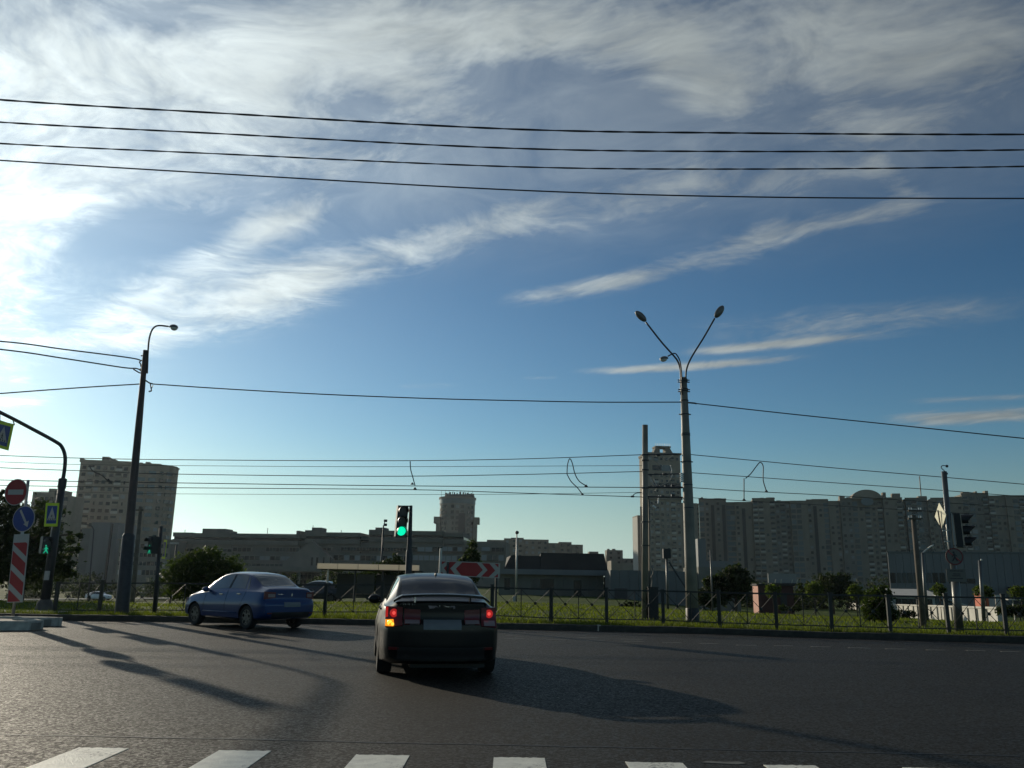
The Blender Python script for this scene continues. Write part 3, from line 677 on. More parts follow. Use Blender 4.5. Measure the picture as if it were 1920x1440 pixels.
# ------------------------------------------------------------------ red and white chevron board
Yc = 28.5
cl, cr_ = P(880.5, 1067.5, Yc), None
b = Vector((P(932, 1100, Yc).x, Yc, .1))
cb_ = thing('chevron_board', 'wide red and white chevron direction board on posts behind the fence', 'road sign', b)
r, u, n = frame_of(Vector((-.12, -1, 0))); r2 = (r - ZV * .03).normalized(); u2 = n.cross(r2).normalized(); bw, bh = 1.02, .245
m = MB(); plate(m, cl, r2, u2, n, rect(-bw, bw, -bh, bh), -.03, 0); bd = part('board', m, 'sign_white', cb_)
def chev(x, w, sgn, hh=bh - .025): return [(x, hh), (x + w, hh), (x + w + sgn * .20, 0), (x + w, -hh), (x, -hh), (x + sgn * .20, 0)]
h_ = bh - .025
for poly in ([(-.97, h_), (-.81, h_), (-.97, .11)], [(-.97, -h_), (-.81, -h_), (-.97, -.11)],
             [(-.68, h_), (-.46, h_), (-.66, 0), (-.46, -h_), (-.68, -h_), (-.88, 0)],
             [(-.26, h_), (.24, h_), (.45, 0), (.24, -h_), (-.26, -h_), (-.47, 0)],
             [(.40, h_), (.66, h_), (.87, 0), (.66, -h_), (.40, -h_), (.61, 0)],
             [(.83, h_), (.97, h_), (.97, .10)], [(.83, -h_), (.97, -h_), (.97, -.10)]):
    m = MB(); plate(m, cl, r2, u2, n, poly, .001, .004); link('red_chevron', m.mesh('red_chevron', 'sign_red', b), bd)
for u_ in (840, 931):
    p = P(u_, 1054, Yc + .06); part('post', MB().tube([Vector((p.x, p.y, .0)), p], .04, 8), 'steel_dark', cb_)
p = P(827, 1028, Yc + .1); single('white_post', 'slim pale post at the left end of the chevron board', 'post', MB().tube([Vector((p.x - .02, p.y, 0)), p], .045, 8), 'galv', (p.x, p.y, 0))

# ------------------------------------------------------------------ catenary pole with cabinet (centre right)
b = G(1210, 1163, .14); YA = b.y; t = P(1209.5, 797, YA)
ca = thing('catenary_pole', 'plain round concrete tram wire pole left of the three-lamp pole', 'pole', b)
part('pole', MB().tube([b - ZV * .1, b.lerp(t, .5), t], [.115, .105, .095], 16), 'concrete', ca, True)
m = MB(); m.tube([b + XV * .15 + ZV * .6, b.lerp(t, .25) + XV * .15, b.lerp(t, .60) + XV * .14, b.lerp(t, .62) + XV * .10], .022, 6); part('conduit', m, 'galv_dark', ca, True)
m = MB()
for fr in (.37, .49, .665, .76, .81, .84): p = b.lerp(t, fr); m.tube([p - ZV * .018, p + ZV * .018], .128, 14)
part('clamp', m, 'steel_dark', ca, kind='stuff')
c0 = G(1226, 1164, .14)
cab = thing('switch_cabinet', 'dark steel switch cabinet at the foot of the plain concrete pole', 'cabinet', (c0.x, YA - .05, .12))
m = MB(); x = c0.x; m.box(x - .16, x + .16, YA - .3, YA + .12, .10, 1.16); part('body', m, 'black_box', cab)
m = MB(); m.box(x - .18, x + .18, YA - .33, YA + .14, 1.162, 1.19); part('lid', m, 'black_box', cab)
m = MB(); m.box(x - .14, x + .14, YA - .314, YA - .302, .18, 1.1); part('door', m, 'black_box', cab)
m = MB(); m.tube([Vector((x - .06, YA, 1.19)), P(1222, 1078, YA)], .02, 6); m.tube([Vector((x, YA, 1.19)), P(1225, 1070, YA), P(1221, 1060, YA)], .02, 6); part('cable_duct', m, 'galv_dark', cab)

# ------------------------------------------------------------------ three-lamp concrete pole
b = G(1299, 1166, .14); YB = b.y; t = P(1281.5, 708, YB)
lb = thing('street_light', 'thick concrete lamp pole with two long arms spread in a V and one small lamp', 'street light', b)
part('pole', MB().tube([b - ZV * .1, b.lerp(t, .25), b.lerp(t, .5), b.lerp(t, .75), t], [.20, .185, .165, .14, .11], 18), 'concrete', lb, True)
part('foot_band', MB().tube([b - ZV * .1, b + ZV * .40, b + ZV * .42], [.218, .212, .2], 18), 'black_box', lb, 40)
m = MB()
for v_, rr_ in ((712, .135), (716, .135), (731, .14), (735, .14), (754, .14), (781, .15), (819, .155), (822, .155), (873, .165), (917, .17), (960, .175)):
    p = b.lerp(t, (1166 - v_) / 458); m.tube([p - ZV * .016, p + ZV * .016], rr_, 14)
for v_ in (713, 717, 732, 736, 781, 873): p = b.lerp(t, (1166 - v_) / 458); m.tube([p - XV * .2, p + XV * .2], .020, 6)
part('clamp', m, 'steel_dark', lb, kind='stuff')
part('arm', MB().tube(crom([P(1277, 740, YB), P(1276.5, 704, YB), P(1275, 690, YB), P(1271, 678, YB), P(1264, 668, YB), P(1240, 641, YB), P(1211, 604, YB)], 6), .031, 8), 'steel_dark', lb, True)
part('arm', MB().tube(crom([P(1285.5, 740, YB), P(1286, 704, YB), P(1287.5, 692, YB), P(1292, 679, YB), P(1300, 664, YB), P(1320, 632, YB), P(1340, 597, YB)], 6), .029, 8), 'steel_dark', lb, True)
part('arm', MB().tube(crom([P(1279.5, 740, YB - .1), P(1278, 700, YB - .1), P(1275, 678, YB - .1), P(1270, 667, YB - .1), P(1264, 662.5, YB - .1), P(1252, 668, YB - .1)], 6), .022, 8), 'steel_dark', lb, True)
a_ = P(1191, 584, YB) - P(1212, 604, YB); lamp_head(lb, P(1201.5, 593, YB), a_, (-.2, -.95, -.25), .255, .115)
a_ = P(1356, 574, YB) - P(1339, 598, YB); lamp_head(lb, P(1348.5, 584.5, YB), a_, (.2, -.95, -.25), .265, .125)
lamp_head(lb, P(1245, 673, YB - .1), Vector((-1, 0, -.14)), ZV, .15, .11)
m = MB()
for i in range(5): p = P(1278.5 + .15 * i, 888 + i * 3.6, YB - .05); m.tube([p - ZV * .018, p + ZV * .018], .07, 10)
part('insulator_stack', m, 'ceramic', lb)
m = MB(); m.tube([P(1280, 754, YB) + XV * .0, P(1303, 756, YB), P(1306, 757, YB)], .028, 6); part('wire_clamp', m, 'steel_dark', lb)
# span gear between the two poles
m = MB()
for v0, v1, w in ((853, 851, .022), (890, 888, .02), (913.5, 914, .032), (931, 933, .026)):
    m.tube([P(1210, v0, YA), P(1290, v1, YB)], w, 6)
part('cross_bar', m, 'steel_dark', ca)
m = MB()
for (a, b_, c_, w) in (((1214, 853), (1240, 872), (1240, 872), .012), ((1216, 892), (1226, 908), (1236, 919), .016), ((1226, 898), (1232, 912), (1229, 921), .014), ((1257, 872), (1260, 884), (1252, 893), .016), ((1262, 888), (1254, 903), (1236, 911), .016), ((1240, 853), (1250, 862), (1262, 853), .012)):
    m.tube(crom([P(a[0], a[1], YA - .05), P(b_[0], b_[1], YA - .05), P(c_[0], c_[1], YA - .05)], 4), w, 5)
part('jumper_cable', m, 'galv', ca, True)
m = MB()
for (u_, v_) in ((1234, 853), (1246, 889), (1250, 912), (1262, 911), (1272, 914), (1242, 931), (1262, 929), (1270, 932), (1233, 913)): m.obox(P(u_, v_, YA - .02), XV, YV, ZV, .06, .05, .035)
part('wire_clamp', m, 'steel_dark', ca)
m = MB(); m.tube([P(1235.5, 929, YA - .1), P(1234, 944, YA - .1)], .025, 8); part('insulator', m, 'ceramic', ca)
m = MB(); m.tube([P(1224, 948, YA - .1), P(1230, 952, YA - .1)], .03, 8); part('insulator', m, 'ceramic', ca)
m = MB(); m.tube(crom([P(1203, 924, YA), P(1192, 925, YA), P(1186, 930, YA)], 5), .014, 5); m.tube([P(1183, 931, YA), P(1189, 931, YA)], .03, 6); part('wire_hanger', m, 'steel_dark', ca)
x0 = P(1201.5, 950, YA + .2); single('steel_post', 'thin dark steel post just left of the plain concrete pole', 'post', MB().tube([Vector((x0.x, x0.y, 0)), x0], .03, 6), 'steel_dark', (x0.x, x0.y, 0))

# ------------------------------------------------------------------ right signal and sign post
b = G(1799, 1186, .14); YR = b.y; m1 = P(1791, 1090, YR); m2 = P(1781, 1010, YR); t = P(1770, 884, YR)
sr = thing('signal_post', 'leaning post at right with diamond sign, side-on signal lamps and no pedestrians sign', 'signal post', b)
part('pole', MB().tube([b - ZV * .1, m1, m1 + ZV * .02, m2, t], [.115, .105, .075, .072, .07], 12), 'galv_dark', sr, True)
part('strip', MB().tube([P(1787, 1090, YR - .02), P(1777, 1010, YR - .02), P(1766.5, 884, YR - .02)], .022, 6), 'galv', sr, True)  # pale tube added as the sunlit left edge of the pole
m = MB(); m.tube(crom([P(1772, 884, YR), P(1765, 877, YR), P(1767, 873, YR), P(1774, 873.5, YR)], 5), .012, 5); m.ell(P(1775.5, 874, YR), XV * .04, YV * .04, ZV * .04, 10, 6); m.ell(P(1775, 888, YR), XV * .035, YV * .035, ZV * .035, 10, 6); part('detector', m, 'steel_dark', sr, True)
nd = Vector((-.90, .06, 0)); r, u, n = frame_of(nd); c = P(1764, 967, YR - .05)
pr = nd.cross(ZV).normalized()
m = MB(); plate(m, c, r, u, n, [(-.36, 0), (0, -.36), (.36, 0), (0, .36)], 0, .012); ds = part('diamond_sign', m, 'sign_back', sr)
m = MB(); m.tube([P(1762, 957, YR - .06) - XV * .05, P(1766, 990, YR - .06) - XV * .03, P(1771, 1030, YR - .05)], .020, 6); part('sign_stem', m, 'steel_dark', sr)
m = MB(); m.tube([P(1767, 995, YR - .05), P(1779, 994, YR - .05)], .014, 6); m.tube([P(1770, 1016, YR - .05), P(1782, 1015, YR - .05)], .014, 6); part('bracket', m, 'galv', sr)
# three-lamp head seen from the side
cu = [(1797, 975), (1800, 996), (1803, 1017)]
ax_ = (P(1793, 965, YR) - P(1800, 1025, YR)).normalized(); n = Vector((.86, -.5, 0)).normalized(); r = ZV.cross(n).normalized()
c = P(1797.5, 995, YR); m = MB(); m.obox(c, r, n, ax_, .15, .08, .46); hd = part('signal_head', m, 'signal_black', sr)
m = MB(); m.obox(c - n * .12, r, n, ax_, .16, .012, .47); link('back_plate', m.mesh('back_plate', 'galv', b), hd)
for (u_, v_) in cu:
    cc = P(u_, v_, YR) + n * .08; m = MB()
    for i in range(16):
        a0_, a1_ = math.pi * (-.2 + 1.4 * i / 16), math.pi * (-.2 + 1.4 * (i + 1) / 16)
        p0, p1 = cc + r * .14 * math.cos(a0_) + ax_ * .14 * math.sin(a0_), cc + r * .14 * math.cos(a1_) + ax_ * .14 * math.sin(a1_)
        l0, l1 = .16 + .16 * max(0, math.sin(a0_)), .16 + .16 * max(0, math.sin(a1_))
        m.prism([p0, p1, p1 + n * l1, p0 + n * l0], ((p0 + p1) / 2 - cc).normalized() * .006)
    link('visor', m.mesh('visor', 'signal_black', b), hd)
    m = MB(); plate(m, cc - n * .078, r, ax_, n, circ(.12, 20), .078, .085); link('dark_lens', m.mesh('dark_lens', 'lens_dark', b), hd)
m = MB(); m.tube([P(1776, 965, YR), P(1792, 963, YR)], .018, 6); m.tube([P(1783, 1024, YR), P(1797, 1022, YR)], .018, 6); part('bracket', m, 'steel_dark', sr)
# no pedestrians sign + plate
n_ = Vector((-.1, -1, 0)); r, u, n = frame_of(n_); c = P(1789.5, 1043.5, YR - .13)
m = MB(); plate(m, c, r, u, n, circ(.232), -.01, 0); s1 = part('no_pedestrians_sign', m, 'plaster', sr)  # face in dull plaster grey, its shade put into the colour
m = MB(); ring(m, c, r, u, n, .230, .198, .001, .004); link('red_ring', m.mesh('red_ring', mat('shaded_red', (.16, .02, .02), .6), b), s1)  # ring red dimmed, shade put into the colour
m = MB(); plate(m, c, r, u, n, bar(-.15, .14, .15, -.14, .014), .0045, .006); link('red_slash', m.mesh('red_slash', 'sign_red', b), s1)
m = MB(); walker(m, c, r, u, n, .62, .007, .009, -1, 0, -.055); link('walking_figure', m.mesh('walking_figure', 'sign_black', b), s1)
c = P(1793, 1079, YR - .13); m = MB(); plate(m, c, r, u, n, rect(-.25, .25, -.17, .17), -.01, 0); s1 = part('text_plate', m, 'plaster', sr)
for k, (y, x0, x1) in enumerate(((.12, -.15, .18), (.04, -.08, .09), (-.01, -.10, .10), (-.08, -.17, .15))):
    m = MB(); x = x0
    while x < x1: w = rnd.uniform(.016, .03); plate(m, c, r, u, n, rect(x, x + w, y - .012, y + .012), .001, .003); x += w + .009
    link('blurred_writing', m.mesh('blurred_writing', 'sign_black', b), s1)

# ------------------------------------------------------------------ poles beyond the fence
def simple_pole(name, label, cat, u0, v0, u1, v1, Y, r0, r1, m_, extra=None):
    p = P(u0, v0, Y); z = tz(p.x, Y); b = Vector((p.x, Y, z)); t = P(u1, v1, Y)
    o = thing(name, label, cat, b); part('pole', MB().tube([b - ZV * .2, b.lerp(t, .5), t], [r0, (r0 + r1) / 2, r1], 10), m_, o, True); return o, b, t
o, b, t = simple_pole('utility_pole', 'wooden utility pole with two crossarms left of the diamond sign', 'utility pole', 1731, 1168, 1712, 966, 27.5, .10, .075, 'wood')
for v_ in (958, 973):
    c = P(1713, v_, 27.5); part('crossarm', MB().box(c.x - .22, c.x + .22, c.y - .12, c.y - .06, c.z - .03, c.z + .03), 'wood', o)
    m = MB()
    for k in (-.19, -.11, .13, .2): m.tube([c + XV * k - YV * .09 + ZV * .03, c + XV * k - YV * .09 + ZV * .10], .022, 6)
    part('insulator', m, 'ceramic', o)
o, b, t = simple_pole('utility_pole', 'thin dark pole with a crossarm in front of the left tower', 'utility pole', 250, 1118, 264, 950, 60, .16, .13, 'wood')
c = P(262, 957, 60); part('crossarm', MB().box(c.x - .38, c.x + .38, c.y - .3, c.y - .17, c.z - .06, c.z + .06), 'wood', o)
o, b, t = simple_pole('street_light', 'slim street light with a short arm just right of the wooden utility pole', 'street light', 1738, 1160, 1729.5, 1036, 33, .07, .05, 'galv_dark')
part('arm', MB().tube([P(1729.5, 1037, 33), P(1736, 1031, 33), P(1744, 1026, 33)], .026, 6), 'galv', o); part('lamp_head', MB().ell(P(1745.5, 1024.5, 33), Vector((.12, 0, .06)), YV * .05, ZV * .035, 10, 6), 'glass_dome', o, True)
o, b, t = simple_pole('post', 'grey lamp pole with a tiny white tip in front of the grey warehouse', 'pole', 1843, 1148, 1837, 1051, 40, .09, .075, 'galv_dark')
part('tip', MB().ell(P(1840, 1050, 40), XV * .05, YV * .05, ZV * .05, 8, 6), 'glass_dome', o, True)
o, b, t = simple_pole('lamp_mast', 'slender pale mast right of the concrete lamp pole', 'mast', 1336, 1140, 1332, 1031, 55, .06, .045, 'galv_dark')
o, b, t = simple_pole('utility_pole', 'pole with a diagonal stay seen between the two concrete poles', 'utility pole', 1252, 1137, 1250, 1040, 50, .08, .07, 'galv_dark')
m = MB(); m.obox(P(1250, 1038, 50), XV, YV, ZV, .22, .15, .28); part('equipment_box', m, 'black_box', o)
m = MB(); m.tube([P(1254, 1053, 50), P(1278, 1090, 50), P(1296, 1118, 50)], .05, 6); part('stay', m, 'steel_dark', o)
o, b, t = simple_pole('street_light', 'thin park lamp with a ball head in front of the dark-roofed building', 'street light', 968, 1116, 969, 1000, 62, .07, .045, 'galv')
part('lamp_head', MB().ell(P(969.5, 998.5, 62), XV * .14, YV * .14, ZV * .13, 12, 8), 'steel_dark', o, True)
m = MB(); m.tube([P(967.5, 1031, 62), P(962, 1029.5, 62)], .03, 5); m.tube([P(968.5, 1031, 62), P(974, 1029.5, 62)], .03, 5); part('bracket', m, 'galv', o)
p = P(964, 1124, 62); single('sign_stub', 'short pale stub on the lawn near the ball-head lamp', 'post', MB().box(p.x - .09, p.x + .09, 61.9, 62.1, tz(p.x, 62), p.z + .25), 'sign_white', (p.x, 62, tz(p.x, 62)))
o, b, t = simple_pole('floodlight_mast', 'thin mast with two floodlights left of the traffic light', 'mast', 712, 1108, 719, 985, 75, .10, .06, 'steel_dark')
m = MB(); m.obox(P(723, 976.5, 75), XV, YV, ZV, .14, .1, .11); m.obox(P(722.5, 984, 75), XV, YV, ZV, .14, .1, .11); m.tube([P(719, 988, 75), P(722, 976, 75)], .04, 5); part('floodlight', m, 'steel_dark', o)
o, b, t = simple_pole('street_light', 'thin street light with a white lamp head right of the left tower', 'street light', 322, 1100, 331, 1021, 80, .10, .08, 'steel_dark')
c = P(327, 1018.5, 80); part('lamp_head', MB().obox(c, XV, YV, ZV, .38, .15, .08), 'sign_white', o)
o, b, t = simple_pole('street_light', 'thin street light with a bent arm in front of the left tower annex', 'street light', 170, 1102, 176, 993, 90, .09, .06, 'steel_dark')
part('arm', MB().tube(crom([P(176, 994, 90), P(172, 987, 90), P(165, 984, 90), P(157, 983, 90)], 4), .06, 6), 'steel_dark', o)

# ------------------------------------------------------------------ cables
def wire(label, pts, rad, m_='wire', n=6, name='overhead_wire', group=None):
    q = crom(pts, n) if len(pts) > 2 else pts
    return single(name, label, 'wire', MB().tube(q, rad, 5), m_, q[0], True, group)
def twisted(label, pix, Yf, rad, pitch, name='overhead_cable'):
    q = crom([P(u_, v_, Yf(u_)) for u_, v_ in pix], 120); L = 0; m = MB(); A = []; B_ = []
    for i, p in enumerate(q):
        if i: L += (p - q[i - 1]).length
        d = (q[min(i + 1, len(q) - 1)] - q[max(i - 1, 0)]).normalized(); s_ = d.cross(ZV).normalized(); w_ = s_.cross(d)
        a = L / pitch * 2 * math.pi + .6 * math.sin(L * 1.7) + .4 * math.sin(L * 4.1); o_ = (s_ * math.cos(a) + w_ * math.sin(a)) * rad; A.append(p + o_); B_.append(p - o_)
    m.tube(A, rad * 1.6, 6); m.tube(B_, rad * 1.6, 6)
    return single(name, label, 'cable', m, 'cable', q[0], True)
Yw = lambda u_: 9.6
twisted('topmost thick twisted cable crossing the sky', [(-400, 150), (0, 187), (400, 211.5), (960, 242), (1400, 249.5), (1920, 252), (2400, 247)], Yw, .0055, 1.05)
twisted('second thick twisted cable from the top', [(-400, 198), (0, 229), (400, 250), (960, 278), (1400, 284), (1920, 281), (2400, 272)], Yw, .005, .95)
twisted('third thick twisted cable from the top', [(-400, 243), (0, 269), (400, 288), (960, 312.5), (1400, 317), (1920, 312), (2400, 300)], Yw, .0045, .85)
wire('lowest of the four thick cables, smooth and straight', [P(-400, 274, 9.6), P(0, 300.5, 9.6), P(400, 325, 9.6), P(960, 356, 9.6), P(1400, 369, 9.6), P(1920, 372, 9.6), P(2400, 370, 9.6)], .0095, 'cable', 20, 'overhead_cable')
wire('black cable from the brown street light running out of view at left, upper one', [P(-300, 622, YL - 6), P(0, 640, YL - 3), P(120, 655, YL - 1.5), P(250, 672, YL), P(262, 680, YL), P(266, 690, YL)], .022, 'cable', 8, 'overhead_cable')
wire('black cable with a loose loop at the brown street light, lower one at left', [P(-300, 627, YL - 6), P(0, 655, YL - 3), P(120, 672, YL - 1.5), P(230, 689, YL), P(256, 691, YL), P(266, 697, YL), P(262, 699, YL), P(250, 692, YL)], .022, 'cable', 8, 'overhead_cable')
wire('black cable rising from the left edge to the brown street light', [P(-300, 762, YL - 5), P(0, 738, YL - 2), P(150, 727, YL - 1), P(264, 720, YL)], .02, 'cable', 8, 'overhead_cable')
wire('long black cable between the brown street light and the three-lamp pole', [P(286, 720, YL), P(420, 729, YL), P(600, 739, YL + .1), P(800, 747, YB), P(960, 751, YB), P(1120, 754, YB), P(1278, 754, YB)], .019, 'cable', 10, 'overhead_cable')
wire('black cable descending from the three-lamp pole to the right edge', [P(1300, 756, YB), P(1480, 776, YB - .6), P(1700, 799, YB - 1.2), P(1920, 822, YB - 2), P(2300, 860, YB - 4)], .018, 'cable', 10, 'overhead_cable')
def W(label, pix, Y, rad=.012): wire(label, [P(a, c, Y) for a, c in pix], rad)
W('top tram wire left of the plain concrete pole', [(-200, 846), (0, 854), (150, 859), (334, 862), (700, 864), (960, 861), (1208, 852.5)], YA, .013)
W('faint second tram wire from the top, left side', [(-200, 857), (0, 866), (150, 871), (334, 873), (700, 875), (1208, 873)], YA + 3, .009)
W('third tram wire from the top, left side', [(-200, 866), (0, 877), (160, 883), (334, 889), (700, 893), (960, 890), (1208, 884)], YA, .013)
W('fourth tram wire from the top, left side', [(-200, 893), (0, 900), (334, 905.5), (760, 911), (1208, 914)], YA, .014)
W('fifth tram wire from the top, left side', [(-200, 902), (0, 910), (334, 914.5), (760, 918), (960, 924), (1208, 932)], YA, .013)
W('lowest faint tram wire, left side', [(-200, 915), (0, 919), (334, 926), (900, 927), (1208, 923)], YA + 3, .008)
W('top tram wire right of the three-lamp pole', [(1292, 852), (1560, 877), (1760, 894), (1920, 908), (2300, 942)], YB, .013)
W('second tram wire right of the three-lamp pole', [(1292, 886), (1560, 905), (1760, 919), (1920, 931), (2300, 957)], YB, .012)
W('third tram wire right of the three-lamp pole', [(1292, 914), (1400, 921), (1560, 929), (1760, 942), (2300, 975)], YB, .012)
W('lowest tram wire right of the three-lamp pole', [(1292, 933), (1394, 939), (1560, 948), (1900, 968)], YB, .010)
def jumper(label, runs, cones, Y):
    m = MB()
    for pix in runs: m.tube(crom([P(a, c, Y) for a, c in pix], 6), .017, 5)
    for (a, c) in cones: p = P(a, c, Y); m.tube([p + ZV * .06, p - ZV * .01], [.015, .065], 8)
    single('jumper_cable', label, 'cable', m, 'cable', P(runs[0][0][0], runs[0][0][1], Y))
jumper('looped jumper cable hanging on the tram wires left of the concrete poles', [[(1063, 889), (1064, 872), (1068, 860), (1073, 868), (1078, 888), (1086, 902), (1099, 911)], [(1063, 889), (1071, 903), (1083, 915), (1092, 927)]], [(1099, 912), (1092, 928)], YA)
jumper('looped jumper cable hanging on the tram wires right of the three-lamp pole', [[(1398, 897), (1408, 888), (1420, 872), (1426, 867), (1431, 875), (1431, 900), (1437, 921)], [(1395, 897), (1395, 925), (1395, 938)]], [(1437, 922), (1395, 938)], YB - .05)
jumper('short kinked jumper cable in front of the left tower', [[(168, 875), (175, 884), (188, 890), (195, 895), (203, 903)]], [(203, 901)], YA)
jumper('thin dropper between tram wires above the traffic light', [[(769, 865), (770, 880), (774, 895), (778, 910)]], [(773, 908), (778, 917)], YA)
jumper('thin dropper between tram wires left of the diamond sign', [[(1724, 893), (1727, 930)]], [], YB)

# ------------------------------------------------------------------ cars
def pchip(xs_, ys_, x):
    xs_, ys_ = list(xs_), list(ys_)
    if x <= xs_[0]: return ys_[0]
    if x >= xs_[-1]: return ys_[-1]
    h = [xs_[i + 1] - xs_[i] for i in range(len(xs_) - 1)]; d = [(ys_[i + 1] - ys_[i]) / h[i] for i in range(len(h))]
    n = len(xs_); m = [0.0] * n; m[0], m[-1] = d[0], d[-1]
    for i in range(1, n - 1):
        m[i] = 0 if d[i - 1] * d[i] <= 0 else 2 * d[i - 1] * d[i] / (d[i - 1] + d[i])
    for i in range(n - 1):
        if x <= xs_[i + 1]:
            t = (x - xs_[i]) / h[i]; t2, t3 = t * t, t ** 3
            return (2 * t3 - 3 * t2 + 1) * ys_[i] + (t3 - 2 * t2 + t) * h[i] * m[i] + (-2 * t3 + 3 * t2) * ys_[i + 1] + (t3 - t2) * h[i] * m[i + 1]
class CarShape:
    # stations: x, zb, hw, zbelt, hwbelt, zedge, hwtop, ztop ; x=0 rear
    def __init__(s, st, rear, front, L):
        s.st = st; s.X = [a[0] for a in st]; s.rear = rear; s.front = front; s.L = L
    def ctrl(s, x):
        zb, hw, zbelt, hwb, ze, hwt, zt = [pchip(s.X, [a[k] for a in s.st], x) for k in range(1, 8)]
        ze = max(ze, zbelt + .004)
        return [(0, zb), (.80 * hw, zb), (.965 * hw, zb + .05), (hw * .995, zb + .20), (hw, lerp(zb, zbelt, .62)), (hwb, zbelt), (lerp(hwb, hwt, .12), zbelt + (ze - zbelt) * .10),
                (lerp(hwb, hwt, .93), lerp(zbelt, ze, .90)), (hwt - .05, ze + (zt - ze) * .35), (hwt * .5, ze + (zt - ze) * .85), (0, zt)]
    def ring(s, x, t):
        c = s.ctrl(x); i = min(int(t), 9); f = t - i
        p = [c[max(i - 1, 0)], c[i], c[i + 1], c[min(i + 2, 10)]]
        if i == 0: p[0] = (-c[1][0], c[1][1])
        if i == 9: p[3] = (-c[9][0], c[9][1])
        sharp = (1, 2, 5, 6, 7, 8)
        def cr(k):
            a, b, c_, d = [q[k] for q in p]
            return .5 * (2 * b + (c_ - a) * f + (2 * a - 5 * b + 4 * c_ - d) * f * f + (3 * b - a - 3 * c_ + d) * f ** 3)
        y, z = cr(0), cr(1); yl, zl = lerp(p[1][0], p[2][0], f), lerp(p[1][1], p[2][1], f)
        k = .75 if i in (1, 2, 6, 5) else .25
        return lerp(y, yl, k), lerp(z, zl, k)
    def deform(s, x, y, z):
        hw = .88
        rw, rc, rb = s.rear; fw, fc, fb = s.front
        if x < rw: w = 1 - x / rw; w = w * w * (3 - 2 * w); x = x + w * (rc * (abs(y) / hw) ** 2.9 - rb(z))
        if x > s.L - fw: w = 1 - (s.L - x) / fw; w = w * w * (3 - 2 * w); x = x - w * (fc * (abs(y) / hw) ** 2.4 - fb(z))
        return Vector((x, y, z))
    def pt(s, x, t, side):
        y, z = s.ring(x, t); return s.deform(x, y * side, z)
    def rearp(s, y, z, off=0): p = s.deform(0, y, z); return p + Vector((-off, 0, 0))
    def frontp(s, y, z, off=0): p = s.deform(s.L, y, z); return p + Vector((off, 0, 0))
def patch(func, nu, nv, off=.006, depth=.02, m=None):      # closed shell following a surface
    m = m or MB(); Pn = [[func(i / nu, j / nv) for j in range(nv + 1)] for i in range(nu + 1)]
    F_, B_ = [], []
    for i in range(nu + 1):
        for j in range(nv + 1):
            a = Pn[min(i + 1, nu)][j] - Pn[max(i - 1, 0)][j]; b = Pn[i][min(j + 1, nv)] - Pn[i][max(j - 1, 0)]
            n = a.cross(b); n = n.normalized() if n.length > 1e-9 else ZV
            ctr = Vector((Pn[i][j].x, 0, .75)) if not getattr(func, 'end', False) else Pn[i][j] + Vector((1 if Pn[i][j].x < 1.5 else -1, 0, 0))
            if n.dot(Pn[i][j] - ctr) < 0: n = -n
            F_.append(Pn[i][j] + n * off); B_.append(Pn[i][j] - n * depth)
    w = nv + 1; k = len(F_); fs = []
    for i in range(nu):
        for j in range(nv):
            q = (i * w + j, i * w + j + 1, (i + 1) * w + j + 1, (i + 1) * w + j); fs.append(q); fs.append(tuple(v + k for v in q[::-1]))
    edge = [(i * w, (i + 1) * w) for i in range(nu)] + [((i + 1) * w + nv, i * w + nv) for i in range(nu)] + [(j + 1, j) for j in range(nv)] + [(nu * w + j, nu * w + j + 1) for j in range(nv)]
    for a, b in edge: fs.append((a, b, b + k, a + k))
    m.add(F_ + B_, fs); return m
def recalc(me):
    bm = bmesh.new(); bm.from_mesh(me); bmesh.ops.remove_doubles(bm, verts=bm.verts, dist=.0004); bmesh.ops.recalc_face_normals(bm, faces=bm.faces); bm.to_mesh(me); bm.free()
